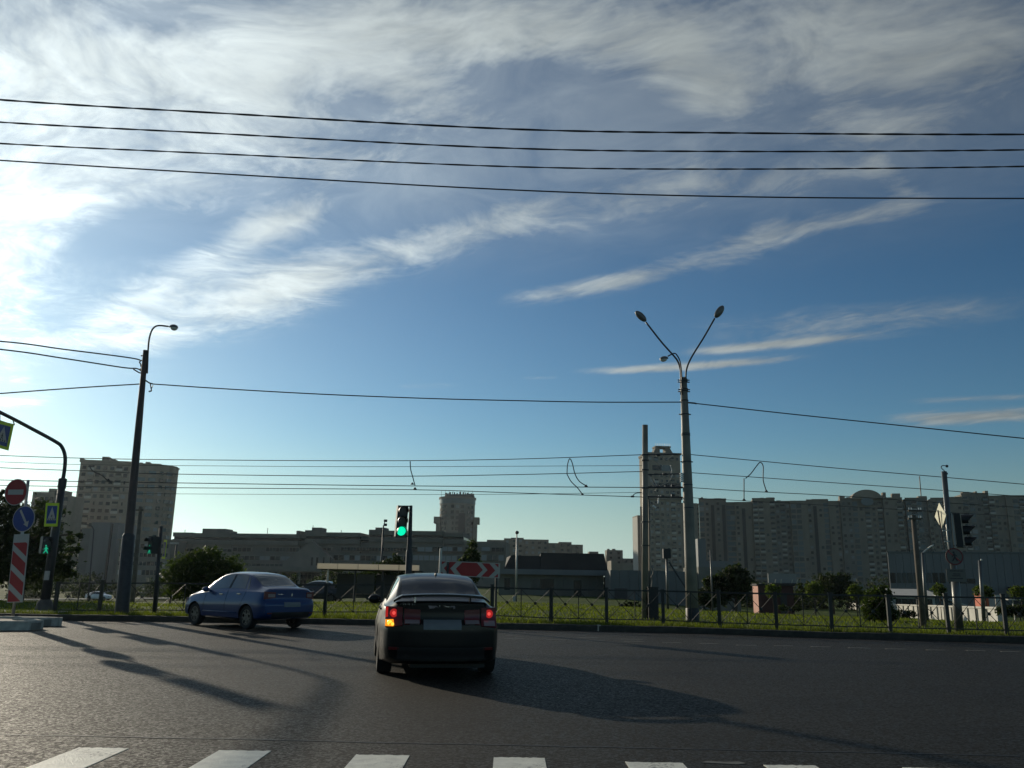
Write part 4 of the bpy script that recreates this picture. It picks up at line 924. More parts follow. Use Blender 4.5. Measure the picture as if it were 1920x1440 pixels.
def body_mesh(sh, name, m_, wheels, wr, arch_depth=.30):
    xsn = sorted(set([0, .015, .04, .08, .13] + [round(.13 + i * .07, 3) for i in range(int((sh.L - .26) / .07))] + [sh.L - .13, sh.L - .08, sh.L - .04, sh.L - .015, sh.L]))
    ts = []
    for i in range(10):
        for k in range(4): ts.append(i + k / 4)
    ts.append(10); full = [(t, 1) for t in ts] + [(t, -1) for t in ts[-2:0:-1]]
    V, F_ = [], []
    def inset(x):
        e = min(x, sh.L - x); return 1 - .035 * (1 - min(e / .08, 1)) ** 2
    for x in xsn:
        q = inset(x)
        for t, sd_ in full:
            y, z = sh.ring(x, t); zc_ = .6; V.append(sh.deform(x, y * q * sd_, zc_ + (z - zc_) * q))
    w = len(full)
    for i in range(len(xsn) - 1):
        for j in range(w): F_.append((i * w + j, i * w + (j + 1) % w, (i + 1) * w + (j + 1) % w, (i + 1) * w + j))
    for e, x in ((0, 0), (1, sh.L)):      # end caps as grids
        base_ = e * (len(xsn) - 1) * w; q = inset(x); K = 10; n0 = len(ts); prev = [base_ + j for j in range(n0)]; other = [base_ + (0 if j == 0 else (n0 - 1 if j == n0 - 1 else w - j)) for j in range(n0)]
        for k in range(1, 2 * K):
            a = 1 - k / K; row = []
            for j, t in enumerate(ts):
                y, z = sh.ring(x, t); V.append(sh.deform(x, y * q * a, .6 + (z - .6) * q)); row.append(len(V) - 1)
            for j in range(n0 - 1): F_.append((prev[j], prev[j + 1], row[j + 1], row[j]))
            prev = row
        for j in range(n0 - 1): F_.append((prev[j], prev[j + 1], other[j + 1], other[j]))
    me = bpy.data.meshes.new(name); me.from_pydata([tuple(v) for v in V], [], F_); me.materials.append(MT[m_]); me.materials.append(MT['trim']); recalc(me)
    tmp = link('tmp_body', me); cut = []
    for (wx, sd_) in [(x, s) for x in wheels for s in (-1, 1)]:
        c = MB(); c.cur = 0; yy0, yy1 = sd_ * .52, sd_ * 1.2
        c.tube([(wx, yy0, wr), (wx, yy1, wr)], wr + .045, 36); cm = c.mesh('cut', 'trim'); recalc(cm); co = link('tmp_cut', cm)
        md = tmp.modifiers.new('b', 'BOOLEAN'); md.operation = 'DIFFERENCE'; md.solver = 'EXACT'; md.object = co; md.material_mode = 'TRANSFER'; cut.append(co)
    dg = bpy.context.evaluated_depsgraph_get(); res = bpy.data.meshes.new_from_object(tmp.evaluated_get(dg)); res.name = name
    for o in cut + [tmp]: bpy.data.objects.remove(o)
    res.shade_smooth(); res.set_sharp_from_angle(angle=R(32)); return res
def wheel_parts(parent, x, y, r, w, sd_):
    m = MB(); prof = [(r * .66, w * .46), (r * .80, w * .52), (r * .95, w * .5), (r, w * .36), (r, -w * .36), (r * .95, -w * .5), (r * .8, -w * .52), (r * .66, -w * .46)]
    n = 36; vs = [];
    for i in range(n):
        a = 2 * math.pi * i / n
        for (rr_, yy) in prof: vs.append((rr_ * math.cos(a), yy, rr_ * math.sin(a)))
    k = len(prof); m.add(vs, [(i * k + j, i * k + (j + 1) % k, ((i + 1) % n) * k + (j + 1) % k, ((i + 1) % n) * k + j) for i in range(n) for j in range(k)])
    wh = link('wheel', None, parent, (x, y, r))
    t = link('tyre', m.mesh('tyre', 'tyre', smooth=40), wh)
    m = MB(); q = sd_
    m.tube([(0, q * w * .10, 0), (0, q * w * .12, 0)], r * .64, 28)
    for i in range(5):
        a = 2 * math.pi * i / 5 + .3; d = Vector((math.cos(a), 0, math.sin(a))); s_ = Vector((-math.sin(a), 0, math.cos(a)))
        for da in (-.05, .05): m.obox(d * r * .36 + s_ * da * 1.2 + YV * q * w * .36, d, s_, YV, r * .30, .022, .012)
    m.tube([(0, q * w * .3, 0), (0, q * w * .42, 0)], r * .14, 14)
    n = 28
    for i in range(n):
        a, b = 2 * math.pi * i / n, 2 * math.pi * (i + 1) / n
        f = lambda a_, rr_: Vector((rr_ * math.cos(a_), q * w * .40, rr_ * math.sin(a_)))
        m.prism([f(a, r * .60), f(a, r * .67), f(b, r * .67), f(b, r * .60)], (0, q * w * .04, 0))
    link('rim', m.mesh('rim', 'rim'), wh)
def side_glass(sh, side, corners, name, m_, parent, t0=6.12, t1=7.25):
    # corners: x at bottom-rear, bottom-front, top-rear, top-front
    br, bf, tr, tf = corners
    def f(a, b): t_ = lerp(t0, t1, b); return sh.pt(lerp(lerp(br, tr, b), lerp(bf, tf, b), a), t_, side)
    part(name, patch(f, 8, 5, .004, .012), m_, parent, 40, local=True)
def top_patch(sh, x0, x1, tlo, name, m_, parent, off=.004, nu=12, nv=16, y0=-1, y1=1, local=True, inx=None):
    def f(a, b):
        x = lerp(x0, x1, a); s_ = lerp(y0, y1, b); t_ = 10 - (10 - (tlo(a) if callable(tlo) else tlo)) * abs(s_)
        return sh.pt(x, t_, 1 if s_ >= 0 else -1)
    part(name, patch(f, nu, nv, off, .012), m_, parent, 40, local=True)
def end_patch(sh, y0, y1, z0, z1, name, m_, parent, off=.012, rear=True, nu=8, nv=4, zf=None, depth=.03):
    def f(a, b):
        y = lerp(y0, y1, a); zz0, zz1 = (z0(a) if callable(z0) else z0), (z1(a) if callable(z1) else z1)
        return (sh.rearp if rear else sh.frontp)(y, lerp(zz0, zz1, b))
    f.end = True
    return part(name, patch(f, nu, nv, off, depth), m_, parent, 40, local=True)
def end_disc(sh, y, z, r, name, m_, parent, off=.02, parent_obj=None):
    c = sh.rearp(y, z, off); m = MB(); m.tube([c, c - XV * .006], [r, r * .96], 20)
    return link(name, m.mesh(name, m_, smooth=40), parent)

# ---- black sedan ahead ----
def mk_black():
    st = [  # x, zb, hw, zbelt, hwbelt, zedge, hwtop, ztop
        (0.00, .23, .785, .91, .755, .99, .64, 1.02), (.10, .20, .82, .92, .78, 1.01, .66, 1.045), (.30, .18, .862, .93, .805, 1.02, .665, 1.05), (.56, .17, .885, .935, .825, 1.03, .665, 1.058),
        (.75, .17, .895, .94, .825, 1.09, .655, 1.135), (1.10, .17, .895, .945, .82, 1.26, .61, 1.315), (1.32, .17, .893, .945, .82, 1.325, .592, 1.378), (1.7, .17, .893, .94, .82, 1.36, .595, 1.415), (2.1, .17, .893, .935, .82, 1.36, .60, 1.43), (2.45, .17, .893, .93, .82, 1.335, .60, 1.405),
        (2.65, .17, .893, .92, .82, 1.275, .62, 1.345), (3.05, .17, .895, .91, .82, 1.11, .68, 1.165), (3.38, .18, .895, .89, .82, .975, .72, 1.01), (3.7, .18, .895, .86, .81, .93, .69, .985), (4.15, .20, .89, .80, .80, .86, .67, .91), (4.45, .23, .86, .72, .77, .76, .63, .80), (4.58, .28, .82, .66, .72, .69, .56, .71)]
    sh = CarShape(st, (.60, .27, lambda z: .09 * sm(.80 - z, 0, .10) - .05 * sm(.42 - z, 0, .15)), (.6, .30, lambda z: .03 * sm(.55 - z, 0, .1)), 4.58)
    root = thing('car', 'black sedan ahead at the junction with its left amber indicator and tail lamps lit', 'car', (0, 0, 0))
    bd = link('body', body_mesh(sh, 'body', 'car_black', (.92, 3.60), .325), root)
    top_patch(sh, .60, 1.27, lambda a: lerp(8.25, 7.95, a), 'rear_window', 'car_glass', root, .005)
    top_patch(sh, 2.56, 3.33, lambda a: lerp(7.9, 8.1, a), 'windscreen', 'car_glass', root, .005)
    for s_ in (1, -1):
        side_glass(sh, s_, (1.02, 1.85, 1.32, 1.83), 'side_window', 'car_glass', root)
        side_glass(sh, s_, (1.93, 3.05, 1.91, 2.62), 'side_window', 'car_glass', root)
        for x0 in (1.30, 2.30):
            m = MB(); p = sh.pt(x0, 4.75, s_); m.obox(p + Vector((0, s_ * .02, 0)), XV, YV, ZV, .09, .016, .013); part('door_handle', m, 'car_black', root, local=True)
        # mirrors
        p = sh.pt(2.93, 6.0, s_); m = MB(); m.ell(p + Vector((.02, s_ * .13, .05)), XV * .07, YV * .12, ZV * .075, 14, 8); m.obox(p + Vector((0, s_ * .02, .02)), XV, YV, ZV, .04, .06, .018); part('mirror', m, 'car_black', root, True, local=True)
        # tail lamps: outer cluster on the wing, inner on the boot lid
        a0, a1 = s_ * .80, s_ * .565
        o = end_patch(sh, a0, a1, lambda a: lerp(.675, .70, a), lambda a: lerp(.955, .945, a), 'tail_lamp', 'lamp_red', root, .012, nu=10)
        def sub(y0, y1, z0, z1, nm, mt_, off):
            q = end_patch(sh, s_ * y0, s_ * y1, z0, z1, nm, mt_, o, off, nu=6); q.parent = o
        end_disc(sh, s_ * .69, .865, .058, 'lamp_ring', 'lamp_red_lit', o, .028); end_disc(sh, s_ * .69, .865, .024, 'lamp_core', 'lamp_red_hot', o, .036)
        if s_ == 1:
            sub(.797, .765, .80, .945, 'lit_edge', 'lamp_red_lit', .018)
            sub(.797, .685, .69, lambda a: lerp(.80, .775, a), 'amber_indicator', 'lamp_amber', .02); end_disc(sh, .745, .738, .036, 'indicator_core', 'lamp_amber_hot', o, .036); end_disc(sh, .705, .722, .022, 'indicator_core', 'lamp_amber_hot', o, .036)
        else:
            sub(.77, .60, .70, .76, 'indicator_lens', 'lamp_clear', .018)
        o2 = end_patch(sh, s_ * .54, s_ * .315, lambda a: lerp(.715, .735, a), lambda a: lerp(.925, .915, a), 'tail_lamp', 'lamp_red', root, .012, nu=6)
        q = end_patch(sh, s_ * .53, s_ * .325, .722, .768, 'reverse_lamp', 'lamp_clear', o2, .018, nu=5); q.parent = o2
        # bumper reflector & exhaust
        end_patch(sh, s_ * .74, s_ * .60, .385, .42, 'reflector', 'lamp_red', root, .01, nu=5)
        # headlight
        end_patch(sh, s_ * .76, s_ * .50, .58, .70, 'headlight', 'lamp_clear', root, .01, rear=False)
    end_patch(sh, -.27, .27, .655, .775, 'number_plate', 'plate', root, .012, nu=6)
    end_patch(sh, -.30, .30, .79, .815, 'plate_lamp_bar', 'trim', root, .016, nu=6)
    end_patch(sh, -.62, .62, .27, .42, 'lower_bumper', 'trim', root, .012, nu=12)
    # spoiler with two stalks
    m = MB(); up = []
    for i in range(25):
        y = lerp(-.70, .70, i / 24); zz = 1.085 + .035 * (1 - (abs(y) / .70) ** 2) - .055 * max(0, (abs(y) - .60) / .10); xx = .055 + .22 * (abs(y) / .78) ** 3
        up.append((xx, y, zz))
    for i in range(24):
        a, b = up[i], up[i + 1]
        m.prism([(a[0] - .10, a[1], a[2] + .006), (a[0], a[1], a[2] + .020), (a[0] + .13, a[1], a[2] - .002), (a[0] + .0, a[1], a[2] - .022), (a[0] - .10, a[1], a[2] - .028)], Vector(b) - Vector(a))
    part('spoiler', m, 'car_black', root, 40, local=True)
    for s_ in (1, -1):
        m = MB(); m.box(.03, .14, s_ * .40 - .011, s_ * .40 + .011, 1.01, 1.11); part('spoiler_stalk', m, 'chrome' if s_ == 1 else 'car_black', root, local=True)
    # chrome lip & small lettering bars, decals
    end_patch(sh, -.60, .60, 0.972, 1.0, 'boot_lip', 'car_black', root, .02, nu=14)
    for y0, y1 in ((.56, .36), (-.38, -.60)):
        m = MB(); y = min(y0, y1)
        while y < max(y0, y1): w = rnd.uniform(.012, .024); p = sh.rearp(y, .985, .012); m.box(p.x - .004, p.x, p.y, p.y + w, .975, .992); y += w + .008
        part('badge', m, 'chrome', root, local=True)
    for y0, pts in ((.0, [(.19, .93), (.21, .97), (.16, .995), (.10, 1.0), (.09, .97), (.06, .945), (.10, .955), (.13, .935)]), (.0, [(-.10, .99), (-.13, 1.0), (-.17, .985), (-.18, .94), (-.155, .925), (-.15, .955), (-.11, .95)])):
        m = MB(); m.prism([sh.rearp(y, z, .014) for y, z in pts], Vector((.008, 0, 0))); part('sticker', m, mat('sticker', (.26, .20, .19), .6, var=.3, scale=20), root, local=True)
    m = MB()
    for i in range(12): y = lerp(.05, -.10, i / 12); p = sh.rearp(y, .968 + .012 * math.sin(i * .5), .014); m.box(p.x - .003, p.x + .004, p.y - .006, p.y + .004, p.z - .004, p.z + .004)
    part('sticker', m, 'chrome', root, local=True)
    # roof antenna
    m = MB(); c = sh.pt(1.42, 10, 1); m.ell(c + ZV * .005, XV * .06, YV * .02, ZV * .035, 12, 6); m.tube([c + ZV * .02, c + Vector((-.03, 0, .10))], [.008, .004], 6); part('antenna', m, 'trim', root, True, local=True)
    m = MB(); p = Vector((.02, .47, .27)); m.tube([p, p + XV * .2], .03, 12); part('exhaust', m, 'chrome', root, True, local=True)
    part('underbody_filler', MB().box(.25, 4.2, -.66, .42, .13, .30), 'trim', root, local=True)  # dark filler box added to deepen the shade under the car
    for x in (.92, 3.60):
        for s_ in (1, -1): wheel_parts(root, x, s_ * .775, .325, .215, s_)
    return root
bc = mk_black()
hd_a = R(9.6)                       # heading: towards +Y, turned slightly left
bc.rotation_euler = (0, 0, math.pi / 2 + hd_a)
fw_ = Vector((-math.sin(hd_a), math.cos(hd_a), 0)); bc.scale = (.97, .94, .975); ax_c = Vector((-1.035, 12.5, 0))
bc.location = ax_c - fw_ * .92 * .97

# ---- blue sedan turning ----
def mk_blue():
    st = [(0.00, .34, .81, .97, .76, 1.045, .62, 1.075), (.10, .29, .845, .98, .78, 1.075, .63, 1.105), (.28, .26, .862, .985, .785, 1.085, .63, 1.115), (.50, .25, .866, .99, .785, 1.10, .63, 1.135),
          (.75, .24, .866, .99, .785, 1.21, .61, 1.26), (1.02, .24, .866, .985, .785, 1.36, .58, 1.415), (1.25, .24, .866, .98, .785, 1.425, .568, 1.482), (1.65, .24, .866, .97, .785, 1.458, .57, 1.52), (2.05, .24, .866, .96, .785, 1.455, .575, 1.527), (2.4, .24, .866, .95, .785, 1.42, .58, 1.49),
          (2.6, .24, .866, .94, .785, 1.35, .60, 1.42), (2.95, .24, .866, .93, .785, 1.17, .655, 1.22), (3.22, .24, .866, .915, .785, 1.025, .69, 1.06), (3.55, .25, .866, .88, .775, .955, .66, 1.0), (3.95, .26, .855, .82, .765, .87, .63, .915), (4.2, .29, .83, .74, .74, .77, .59, .80), (4.33, .34, .80, .68, .70, .70, .54, .72)]
    sh = CarShape(st, (.5, .16, lambda z: .06 * sm(.78 - z, 0, .10) - .04 * sm(.45 - z, 0, .15)), (.6, .28, lambda z: .03 * sm(.55 - z, 0, .1)), 4.33)
    root = thing('car', 'blue sedan turning left in front of the fence', 'car', (0, 0, 0))
    link('body', body_mesh(sh, 'body', 'car_blue', (.83, 3.464), .315), root)
    top_patch(sh, .54, 1.16, lambda a: lerp(8.2, 7.95, a), 'rear_window', 'car_glass_clear', root, .005)
    top_patch(sh, 2.48, 3.17, lambda a: lerp(7.9, 8.1, a), 'windscreen', 'car_glass', root, .005)
    for s_ in (1, -1):
        side_glass(sh, s_, (.92, 1.03, 1.14, 1.18), 'side_window', 'car_glass_clear', root)
        side_glass(sh, s_, (1.10, 1.83, 1.24, 1.79), 'side_window', 'car_glass_clear', root)
        side_glass(sh, s_, (1.93, 2.95, 1.88, 2.50), 'side_window', 'car_glass_clear', root)
        side_glass(sh, s_, (1.845, 1.915, 1.805, 1.865), 'pillar', 'trim', root)
        for x0 in (1.28, 2.16):
            p = sh.pt(x0, 4.75, s_); m = MB(); m.obox(p + Vector((0, s_ * .02, 0)), XV, YV, ZV, .085, .016, .014); part('door_handle', m, 'chrome', root, local=True)
        p = sh.pt(2.84, 6.0, s_); m = MB(); m.ell(p + Vector((.02, s_ * .13, .05)), XV * .07, YV * .11, ZV * .075, 14, 8); m.obox(p + Vector((0, s_ * .02, .02)), XV, YV, ZV, .04, .06, .018); part('mirror', m, 'car_blue', root, True, local=True)
        o = end_patch(sh, s_ * .80, s_ * .50, lambda a: lerp(.80, .84, a), lambda a: lerp(1.005, .985, a), 'tail_lamp', 'lamp_red', root, .014, nu=10)
        q = end_patch(sh, s_ * .70, s_ * .52, .855, .94, 'clear_lens', 'lamp_clear', o, .02, nu=5); q.parent = o
        end_patch(sh, s_ * .72, s_ * .60, .42, .455, 'reflector', 'lamp_red', root, .01, nu=5)
        end_patch(sh, s_ * .74, s_ * .48, .62, .76, 'headlight', 'lamp_clear', root, .01, rear=False)
        for x0 in (1.10, 1.885, 2.98):    # door gaps
            m = MB(); pts = [sh.pt(x0 + (.0 if x0 > 1.5 else .10 * math.cos(k * .5)), lerp(2.6, 5.9, k / 8), s_) + Vector((0, s_ * .002, 0)) for k in range(9)]; m.tube(pts, .004, 5); part('door_gap', m, 'trim', root, local=True)
        m = MB(); m.tube([sh.pt(x0, 2.9, s_) + Vector((0, s_ * .006, 0)) for x0 in (1.28, 1.8, 2.4, 2.98)], .016, 6); part('side_moulding', m, 'car_blue', root, True, local=True)
    end_patch(sh, -.26, .26, .60, .72, 'number_plate', 'plate', root, .012, nu=6)
    end_patch(sh, -.60, .60, .33, .47, 'lower_bumper', 'trim', root, .012, nu=12)
    c = sh.rearp(0, .92, .01); m = MB(); m.prism([c + ZV * .05, c + YV * .022, c - ZV * .05, c - YV * .022], (.012, 0, 0)); part('diamond_badge', m, 'chrome', root, local=True)
    p = sh.rearp(.36, .93, .008); m = MB(); m.box(p.x - .004, p.x + .004, .28, .44, .925, .94); part('badge', m, 'chrome', root, local=True)
    for x in (.83, 3.464):
        for s_ in (1, -1): wheel_parts(root, x, s_ * .745, .315, .19, s_)
    return root
bl = mk_blue()
ha = R(50); fw_ = Vector((-math.sin(ha), math.cos(ha), 0)); lf = Vector((-math.cos(ha), -math.sin(ha), 0))
bl.rotation_euler = (0, 0, math.pi / 2 + ha); bl.scale = (.935,) * 3
rl = G(461, 1180.5); rl = Vector((rl.x, rl.y + .15, 0)); bl.location = rl - lf * .745 * .935 - fw_ * .83 * .935
# ---- far cars: copies with their own paint ----
def recolour(root, old, new):
    for o in root.children_recursive:
        if o.type == 'MESH' and o.data.materials and o.data.materials[0] and o.data.materials[0].name == MT[old].name:
            o.data = o.data.copy(); o.data.materials[0] = MT[new]
fc = copy_tree(bl); fc['label'] = 'small white hatchback driving past far behind the fence at left'
p = P(163, 1117, 150); fc.location = (p.x, 150, P(163, 1125, 150).z); fc.rotation_euler = (0, 0, 0); fc.scale = (.97, 1, 1); recolour(fc, 'car_blue', 'car_white')
strip = MB(); p0, p1 = P(90, 1119, 152), P(235, 1119, 152); z_ = P(163, 1124, 152).z
pc = copy_tree(bl); pc['label'] = 'dark parked car in shade behind the shelter'
p = P(648, 1120, 58); pc.location = (p.x, 58, tz(p.x, 58) + .02); pc.rotation_euler = (0, 0, R(172)); recolour(pc, 'car_blue', 'car_dark')

# ------------------------------------------------------------------ buildings
class Fac:                                    # an upright facade plane between two directions at real distances
    def __init__(s, name, label, u0, Y0, u1, Y1, vb=1095, cat='building', sink=.6):
        A, B_ = P(u0, vb, Y0), P(u1, vb, Y1); s.A = Vector((A.x, A.y, 0)); d = Vector((B_.x - A.x, B_.y - A.y, 0)); s.L_ = d.length; s.e = d.normalized(); s.n = Vector((s.e.y, -s.e.x, 0))
        s.z0 = min(tz(A.x, A.y), tz(B_.x, B_.y)) - sink; s.A.z = s.z0
        s.root = thing(name, label, cat, s.A, math.atan2(s.e.y, s.e.x))
    def L(s, u, v, off=0.0):                  # local (x, z) where direction (u, v) meets the plane moved out by off
        d = ray(u, v); o = s.A + s.n * off; c = Vector((0, 0, EYE)); t = (o - c).dot(s.n) / d.dot(s.n); p = c + d * t
        return (p - s.A).dot(s.e), p.z - s.z0
    def part(s, name, mb, m, parent=None, smooth=False, label=None, kind=None): return part(name, mb, m, parent or s.root, smooth, True, label, kind)
unit = MB(); unit.box(-.5, .5, -.06, .0, -.5, .5)
UW = {k: unit.mesh('window', k) for k in ('win_dark', 'win_mid', 'win_pale', 'glazed')}
bal = MB(); bal.box(-.5, .5, -.5, 0, -.5, .5); BAL = {k: bal.mesh('balcony', k) for k in ('balc', 'glazed', 'panel_grey', 'panel_warm')}
def window(fac, x, y, z, w, h, k, name='window'):
    return link(name, UW[k], fac.root, (x, y, z), None, (w, 1, h))
def balcony(fac, x, y, z, w, d, h, k): return link('balcony', BAL[k], fac.root, (x, y, z), None, (w, d, h))
def huts(fac, lst, m, depth=(2, 7), name='roof_hut'):
    for (u0, u1, vt, zb) in lst:
        x0, z1 = fac.L(u0, vt, -depth[0]); x1, _ = fac.L(u1, vt, -depth[0]); fac.part(name, MB().box(x0, x1, depth[0], depth[1], zb - .02, z1), m)

# ---- left apartment tower
T = Fac('apartment_tower', 'tall rounded beige apartment tower behind the brown street light at left', 128, 330, 338, 338)
roofl = [(128, 139, 861), (139, 150, 862), (150, 196, 861), (196, 262, 866), (262, 300, 871), (300, 313, 875)]
x_of = lambda u_, v_=1000: T.L(u_, v_)[0]
topz = T.L(200, 864)[1]; FH = 2.82
nfl = int(topz / FH)
# plan outline: flat left part, rounded right part
xl, xr = T.L(133, 1000)[0], T.L(326, 1000)[0] - 3.2; xm = lerp(xl, xr, .62); rr_ = xr - xm
plan = [(xl, 0), (xm, 0)] + [(xm + rr_ * math.sin(a), rr_ * .55 * (1 - math.cos(a))) for a in [math.pi / 2 * k / 3 for k in range(1, 4)]] + [(xr, 13), (xl, 13)]
zt_ = lambda x: topz - (1.1 if x > xm else 0)
m = MB(); m.prism([(x, y, 0) for x, y in plan], (0, 0, topz - .9)); T.part('wall', m, 'panel_tower', smooth=30)
m = MB(); m.prism([(x + (-.3 if x == xl else .3 if x > xm else 0), y - .3 if y < 12.5 else y + .3, topz - .9) for x, y in plan], (0, 0, .5)); T.part('cornice', m, 'panel_warm', smooth=30)
m = MB(); m.prism([(xl + .1, .1, topz - .39), (xm - 2, .1, topz - .39), (xm - 2, 12.8, topz - .39), (xl + .1, 12.8, topz - .39)], (0, 0, .55)); T.part('parapet', m, 'panel_tower')
for (u0, u1, vt) in ((150, 156, 859), (192, 205, 856), (209, 217, 861), (262, 267, 867), (273, 281, 866), (283, 302, 869)):
    x0, z1 = T.L(u0, vt, -3); x1, _ = T.L(u1, vt, -3); T.part('roof_hut', MB().box(x0, x1, 3, 7, topz - .39, z1), 'panel_tower')
zlow = T.L(180, 985)[1]
cols = [xl + 1.6 + i * 2.6 for i in range(int((xm - xl - 1.6) / 2.6))]
for ci, x in enumerate(cols):
    for f in range(nfl):
        z = topz - 2.9 - f * FH
        if z < 3 or (z < zlow and 3 < ci < 9): continue
        k = rnd.choices(['win_dark', 'win_mid', 'win_pale'], [5, 4, 1.2])[0]
        if ci % 4 == 1: balcony(T, x, -.02, z - .55, 2.5, .9, 1.05, 'panel_warm' if f % 2 else 'balc'); window(T, x, -.02, z + .45, 2.2, .95, k)
        elif ci % 4 == 2 and rnd.random() < .35: window(T, x, -.02, z, .6, 1.3, k)
        else: window(T, x, -.02, z, 1.5, 1.35, k)
for k_ in range(5):      # glazed stacks on the rounded side
    a = R(8 + 17 * k_); cx_, cy_ = xm + rr_ * math.sin(a), rr_ * .55 * (1 - math.cos(a))
    for f in range(nfl - 1):
        z = topz - 4.0 - f * FH
        if z < 3: continue
        if k_ in (0, 1, 3, 4): o = link('balcony', BAL['glazed' if rnd.random() < .7 else 'panel_grey'], T.root, (cx_, cy_, z), a, (2.7, .9 + .3 * (k_ == 2), 2.3 if k_ == 2 else 1.4))
        else: o = link('window', UW[rnd.choice(['win_dark', 'win_mid', 'win_pale'])], T.root, (cx_, cy_, z), a, (1.6, 1, 1.4))
# annex slabs in front of the tower
A_ = Fac('annex_block', 'tall blank blue-grey metal clad block in front of the left apartment tower', 150, 240, 222, 240)
for (u0, u1, vt, m_, y0) in ((150, 172, 990, 'clad_blue', 1.2), (172, 208, 979, 'metal_clad', 0), (212, 222, 980, 'metal_clad', .3)):
    x0, z1 = A_.L(u0, vt); x1, _ = A_.L(u1, vt); A_.part('wall', MB().box(x0 + .02, x1 - .02, y0, 14, 0, z1), m_)
x0, z1 = A_.L(208, 979); x1, _ = A_.L(212, 979); A_.part('stair_window', MB().box(x0, x1, 1.0, 13, 0, z1 - .4), 'win_dark')
x0, z1 = A_.L(216, 1030); x1, _ = A_.L(219, 1040)
B1 = Fac('office_building', 'low pale striped office building at the foot of the left tower', 222, 225, 335, 225)
x0, z1 = B1.L(224, 1013); x1, _ = B1.L(322, 1013); B1.part('wall', MB().box(x0, x1, 0, 12, 0, z1), 'panel_grey')
for v0, v1 in ((1020, 1027), (1037, 1044), (1053, 1060), (1069, 1078)):
    for i in range(12):
        xa = lerp(x0 + .5, x1 - .5, i / 12); xb = lerp(x0 + .5, x1 - .5, (i + .8) / 12); za, zb = B1.L(270, v1)[1], B1.L(270, v0)[1]
        window(B1, (xa + xb) / 2, -.01, (za + zb) / 2, xb - xa, zb - za, rnd.choice(['win_dark', 'win_mid', 'win_pale', 'win_dark']))
B1.part('cornice', MB().box(x0 - .3, x1 + .3, -.4, 12.3, z1, z1 + .4), 'panel_warm')
B2 = Fac('apartment_building', 'apartment block roofline half hidden behind the leafy tree at far left', 40, 300, 135, 300)
for u0, u1, vt in ((62, 92, 922), (92, 104, 916), (104, 128, 928)):
    x0, z1 = B2.L(u0, vt); x1, _ = B2.L(u1, vt); B2.part('wall', MB().box(x0, x1 - .03, 0, 12, 0, z1), 'panel_warm')
for i in range(7):
    for f in range(8): x0, _ = B2.L(66 + i * 9, 960); window(B2, x0, -.01, B2.L(80, 935)[1] - f * 2.9, 1.4, 1.3, rnd.choice(['win_dark', 'win_mid']))

# ---- long institute building
I = Fac('institute_building', 'long low grey concrete building with ribbon windows behind the shelter', 320, 235, 950, 228)
def band(u0, u1, v0, v1, y0=0, y1=18, m_='plaster', name='wall', kind=None):
    x0, za = I.L(u0, v1); x1, zb = I.L(u1, v0); return I.part(name, MB().box(min(x0, x1), max(x0, x1), y0, y1, max(za, 0), zb), m_, kind=kind)
def lz(u, v): return I.L(u, v)[1]
X0, X1 = I.L(323, 1000)[0], I.L(868, 1000)[0]
zr = lz(480, 999)
I.part('wall', MB().box(X0, X1, 0, 18, 0, lz(480, 1034)), 'plaster')
for (u0, u1, vt, y0) in ((323, 360, 998, .5), (360, 433, 999.5, .5), (433, 560, 1000.5, .6), (572, 675, 998, .4), (692, 830, 995, .4), (560, 572, 1001, 1.5), (675, 692, 1004, 1.5), (830, 868, 998, 1.3)):
    x0 = I.L(u0, vt)[0]; x1 = I.L(u1, vt)[0]; zt0 = lz((u0 + u1) / 2, vt)
    I.part('upper_wall', MB().box(x0 + .02, x1 - .02, y0, 17, zt0 - 1.15, zt0), 'plaster')
    I.part('ribbon_glass', MB().box(x0 + .03, x1 - .03, y0 + .9, 16.5, zt0 - 1.85, zt0 - 1.15), 'win_dark')  # set-back strip of dark window glass
    I.part('spandrel', MB().box(x0 + .02, x1 - .02, y0 - .1, 17, zt0 - 3.1, zt0 - 1.85), 'plaster')
    I.part('lower_wall', MB().box(x0 + .04, x1 - .04, y0 + .7, 16.5, lz(480, 1034) - .0 + .002, zt0 - 3.1), 'panel_grey')
for (u0, u1, vt) in ((380, 424, 991), (424, 432, 995), (585, 603, 989), (704, 722, 989), (692, 704, 993), (572, 585, 994), (556, 562, 995)):
    x0, z1 = I.L(u0, vt, -4); x1, _ = I.L(u1, vt, -4); I.part('roof_hut', MB().box(x0, x1, 4, 9, zr - .3, z1), 'plaster')
for u_, v_, h_ in ((347, 993, 3), (502, 990, 5), (587, 985, 5), (640, 994, 2)):
    x0, z1 = I.L(u_, v_, -5); I.part('roof_antenna', MB().box(x0 - .06, x0 + .06, 5, 5.12, zr - .3, z1), 'steel_dark')
def ribbon(u0, u1, v0, v1, n, ks, fr=True):
    xa, xb = I.L(u0, v0)[0], I.L(u1, v0)[0]; z1, z0 = lz((u0 + u1) / 2, v0), lz((u0 + u1) / 2, v1)
    I.part('ribbon_frame', MB().box(xa - .15, xb + .15, -.12, -.005, z0 - .15, z1 + .15), 'panel_grey')
    for i in range(n):
        a, b = lerp(xa, xb, i / n), lerp(xa, xb, (i + .86) / n); window(I, (a + b) / 2, -.13, (z0 + z1) / 2, b - a, z1 - z0, rnd.choice(ks))
D_, Mi, Pa = 'win_dark', 'win_mid', 'win_pale'
ribbon(330, 436, 1029, 1034, 12, [D_, Mi]); ribbon(438, 472, 1027, 1034, 4, [D_]); ribbon(500, 562, 1027, 1034, 10, [D_, Mi, Mi]); ribbon(598, 622, 1027, 1032, 3, [D_]); ribbon(640, 768, 1027, 1033, 22, [D_, Mi, D_]);
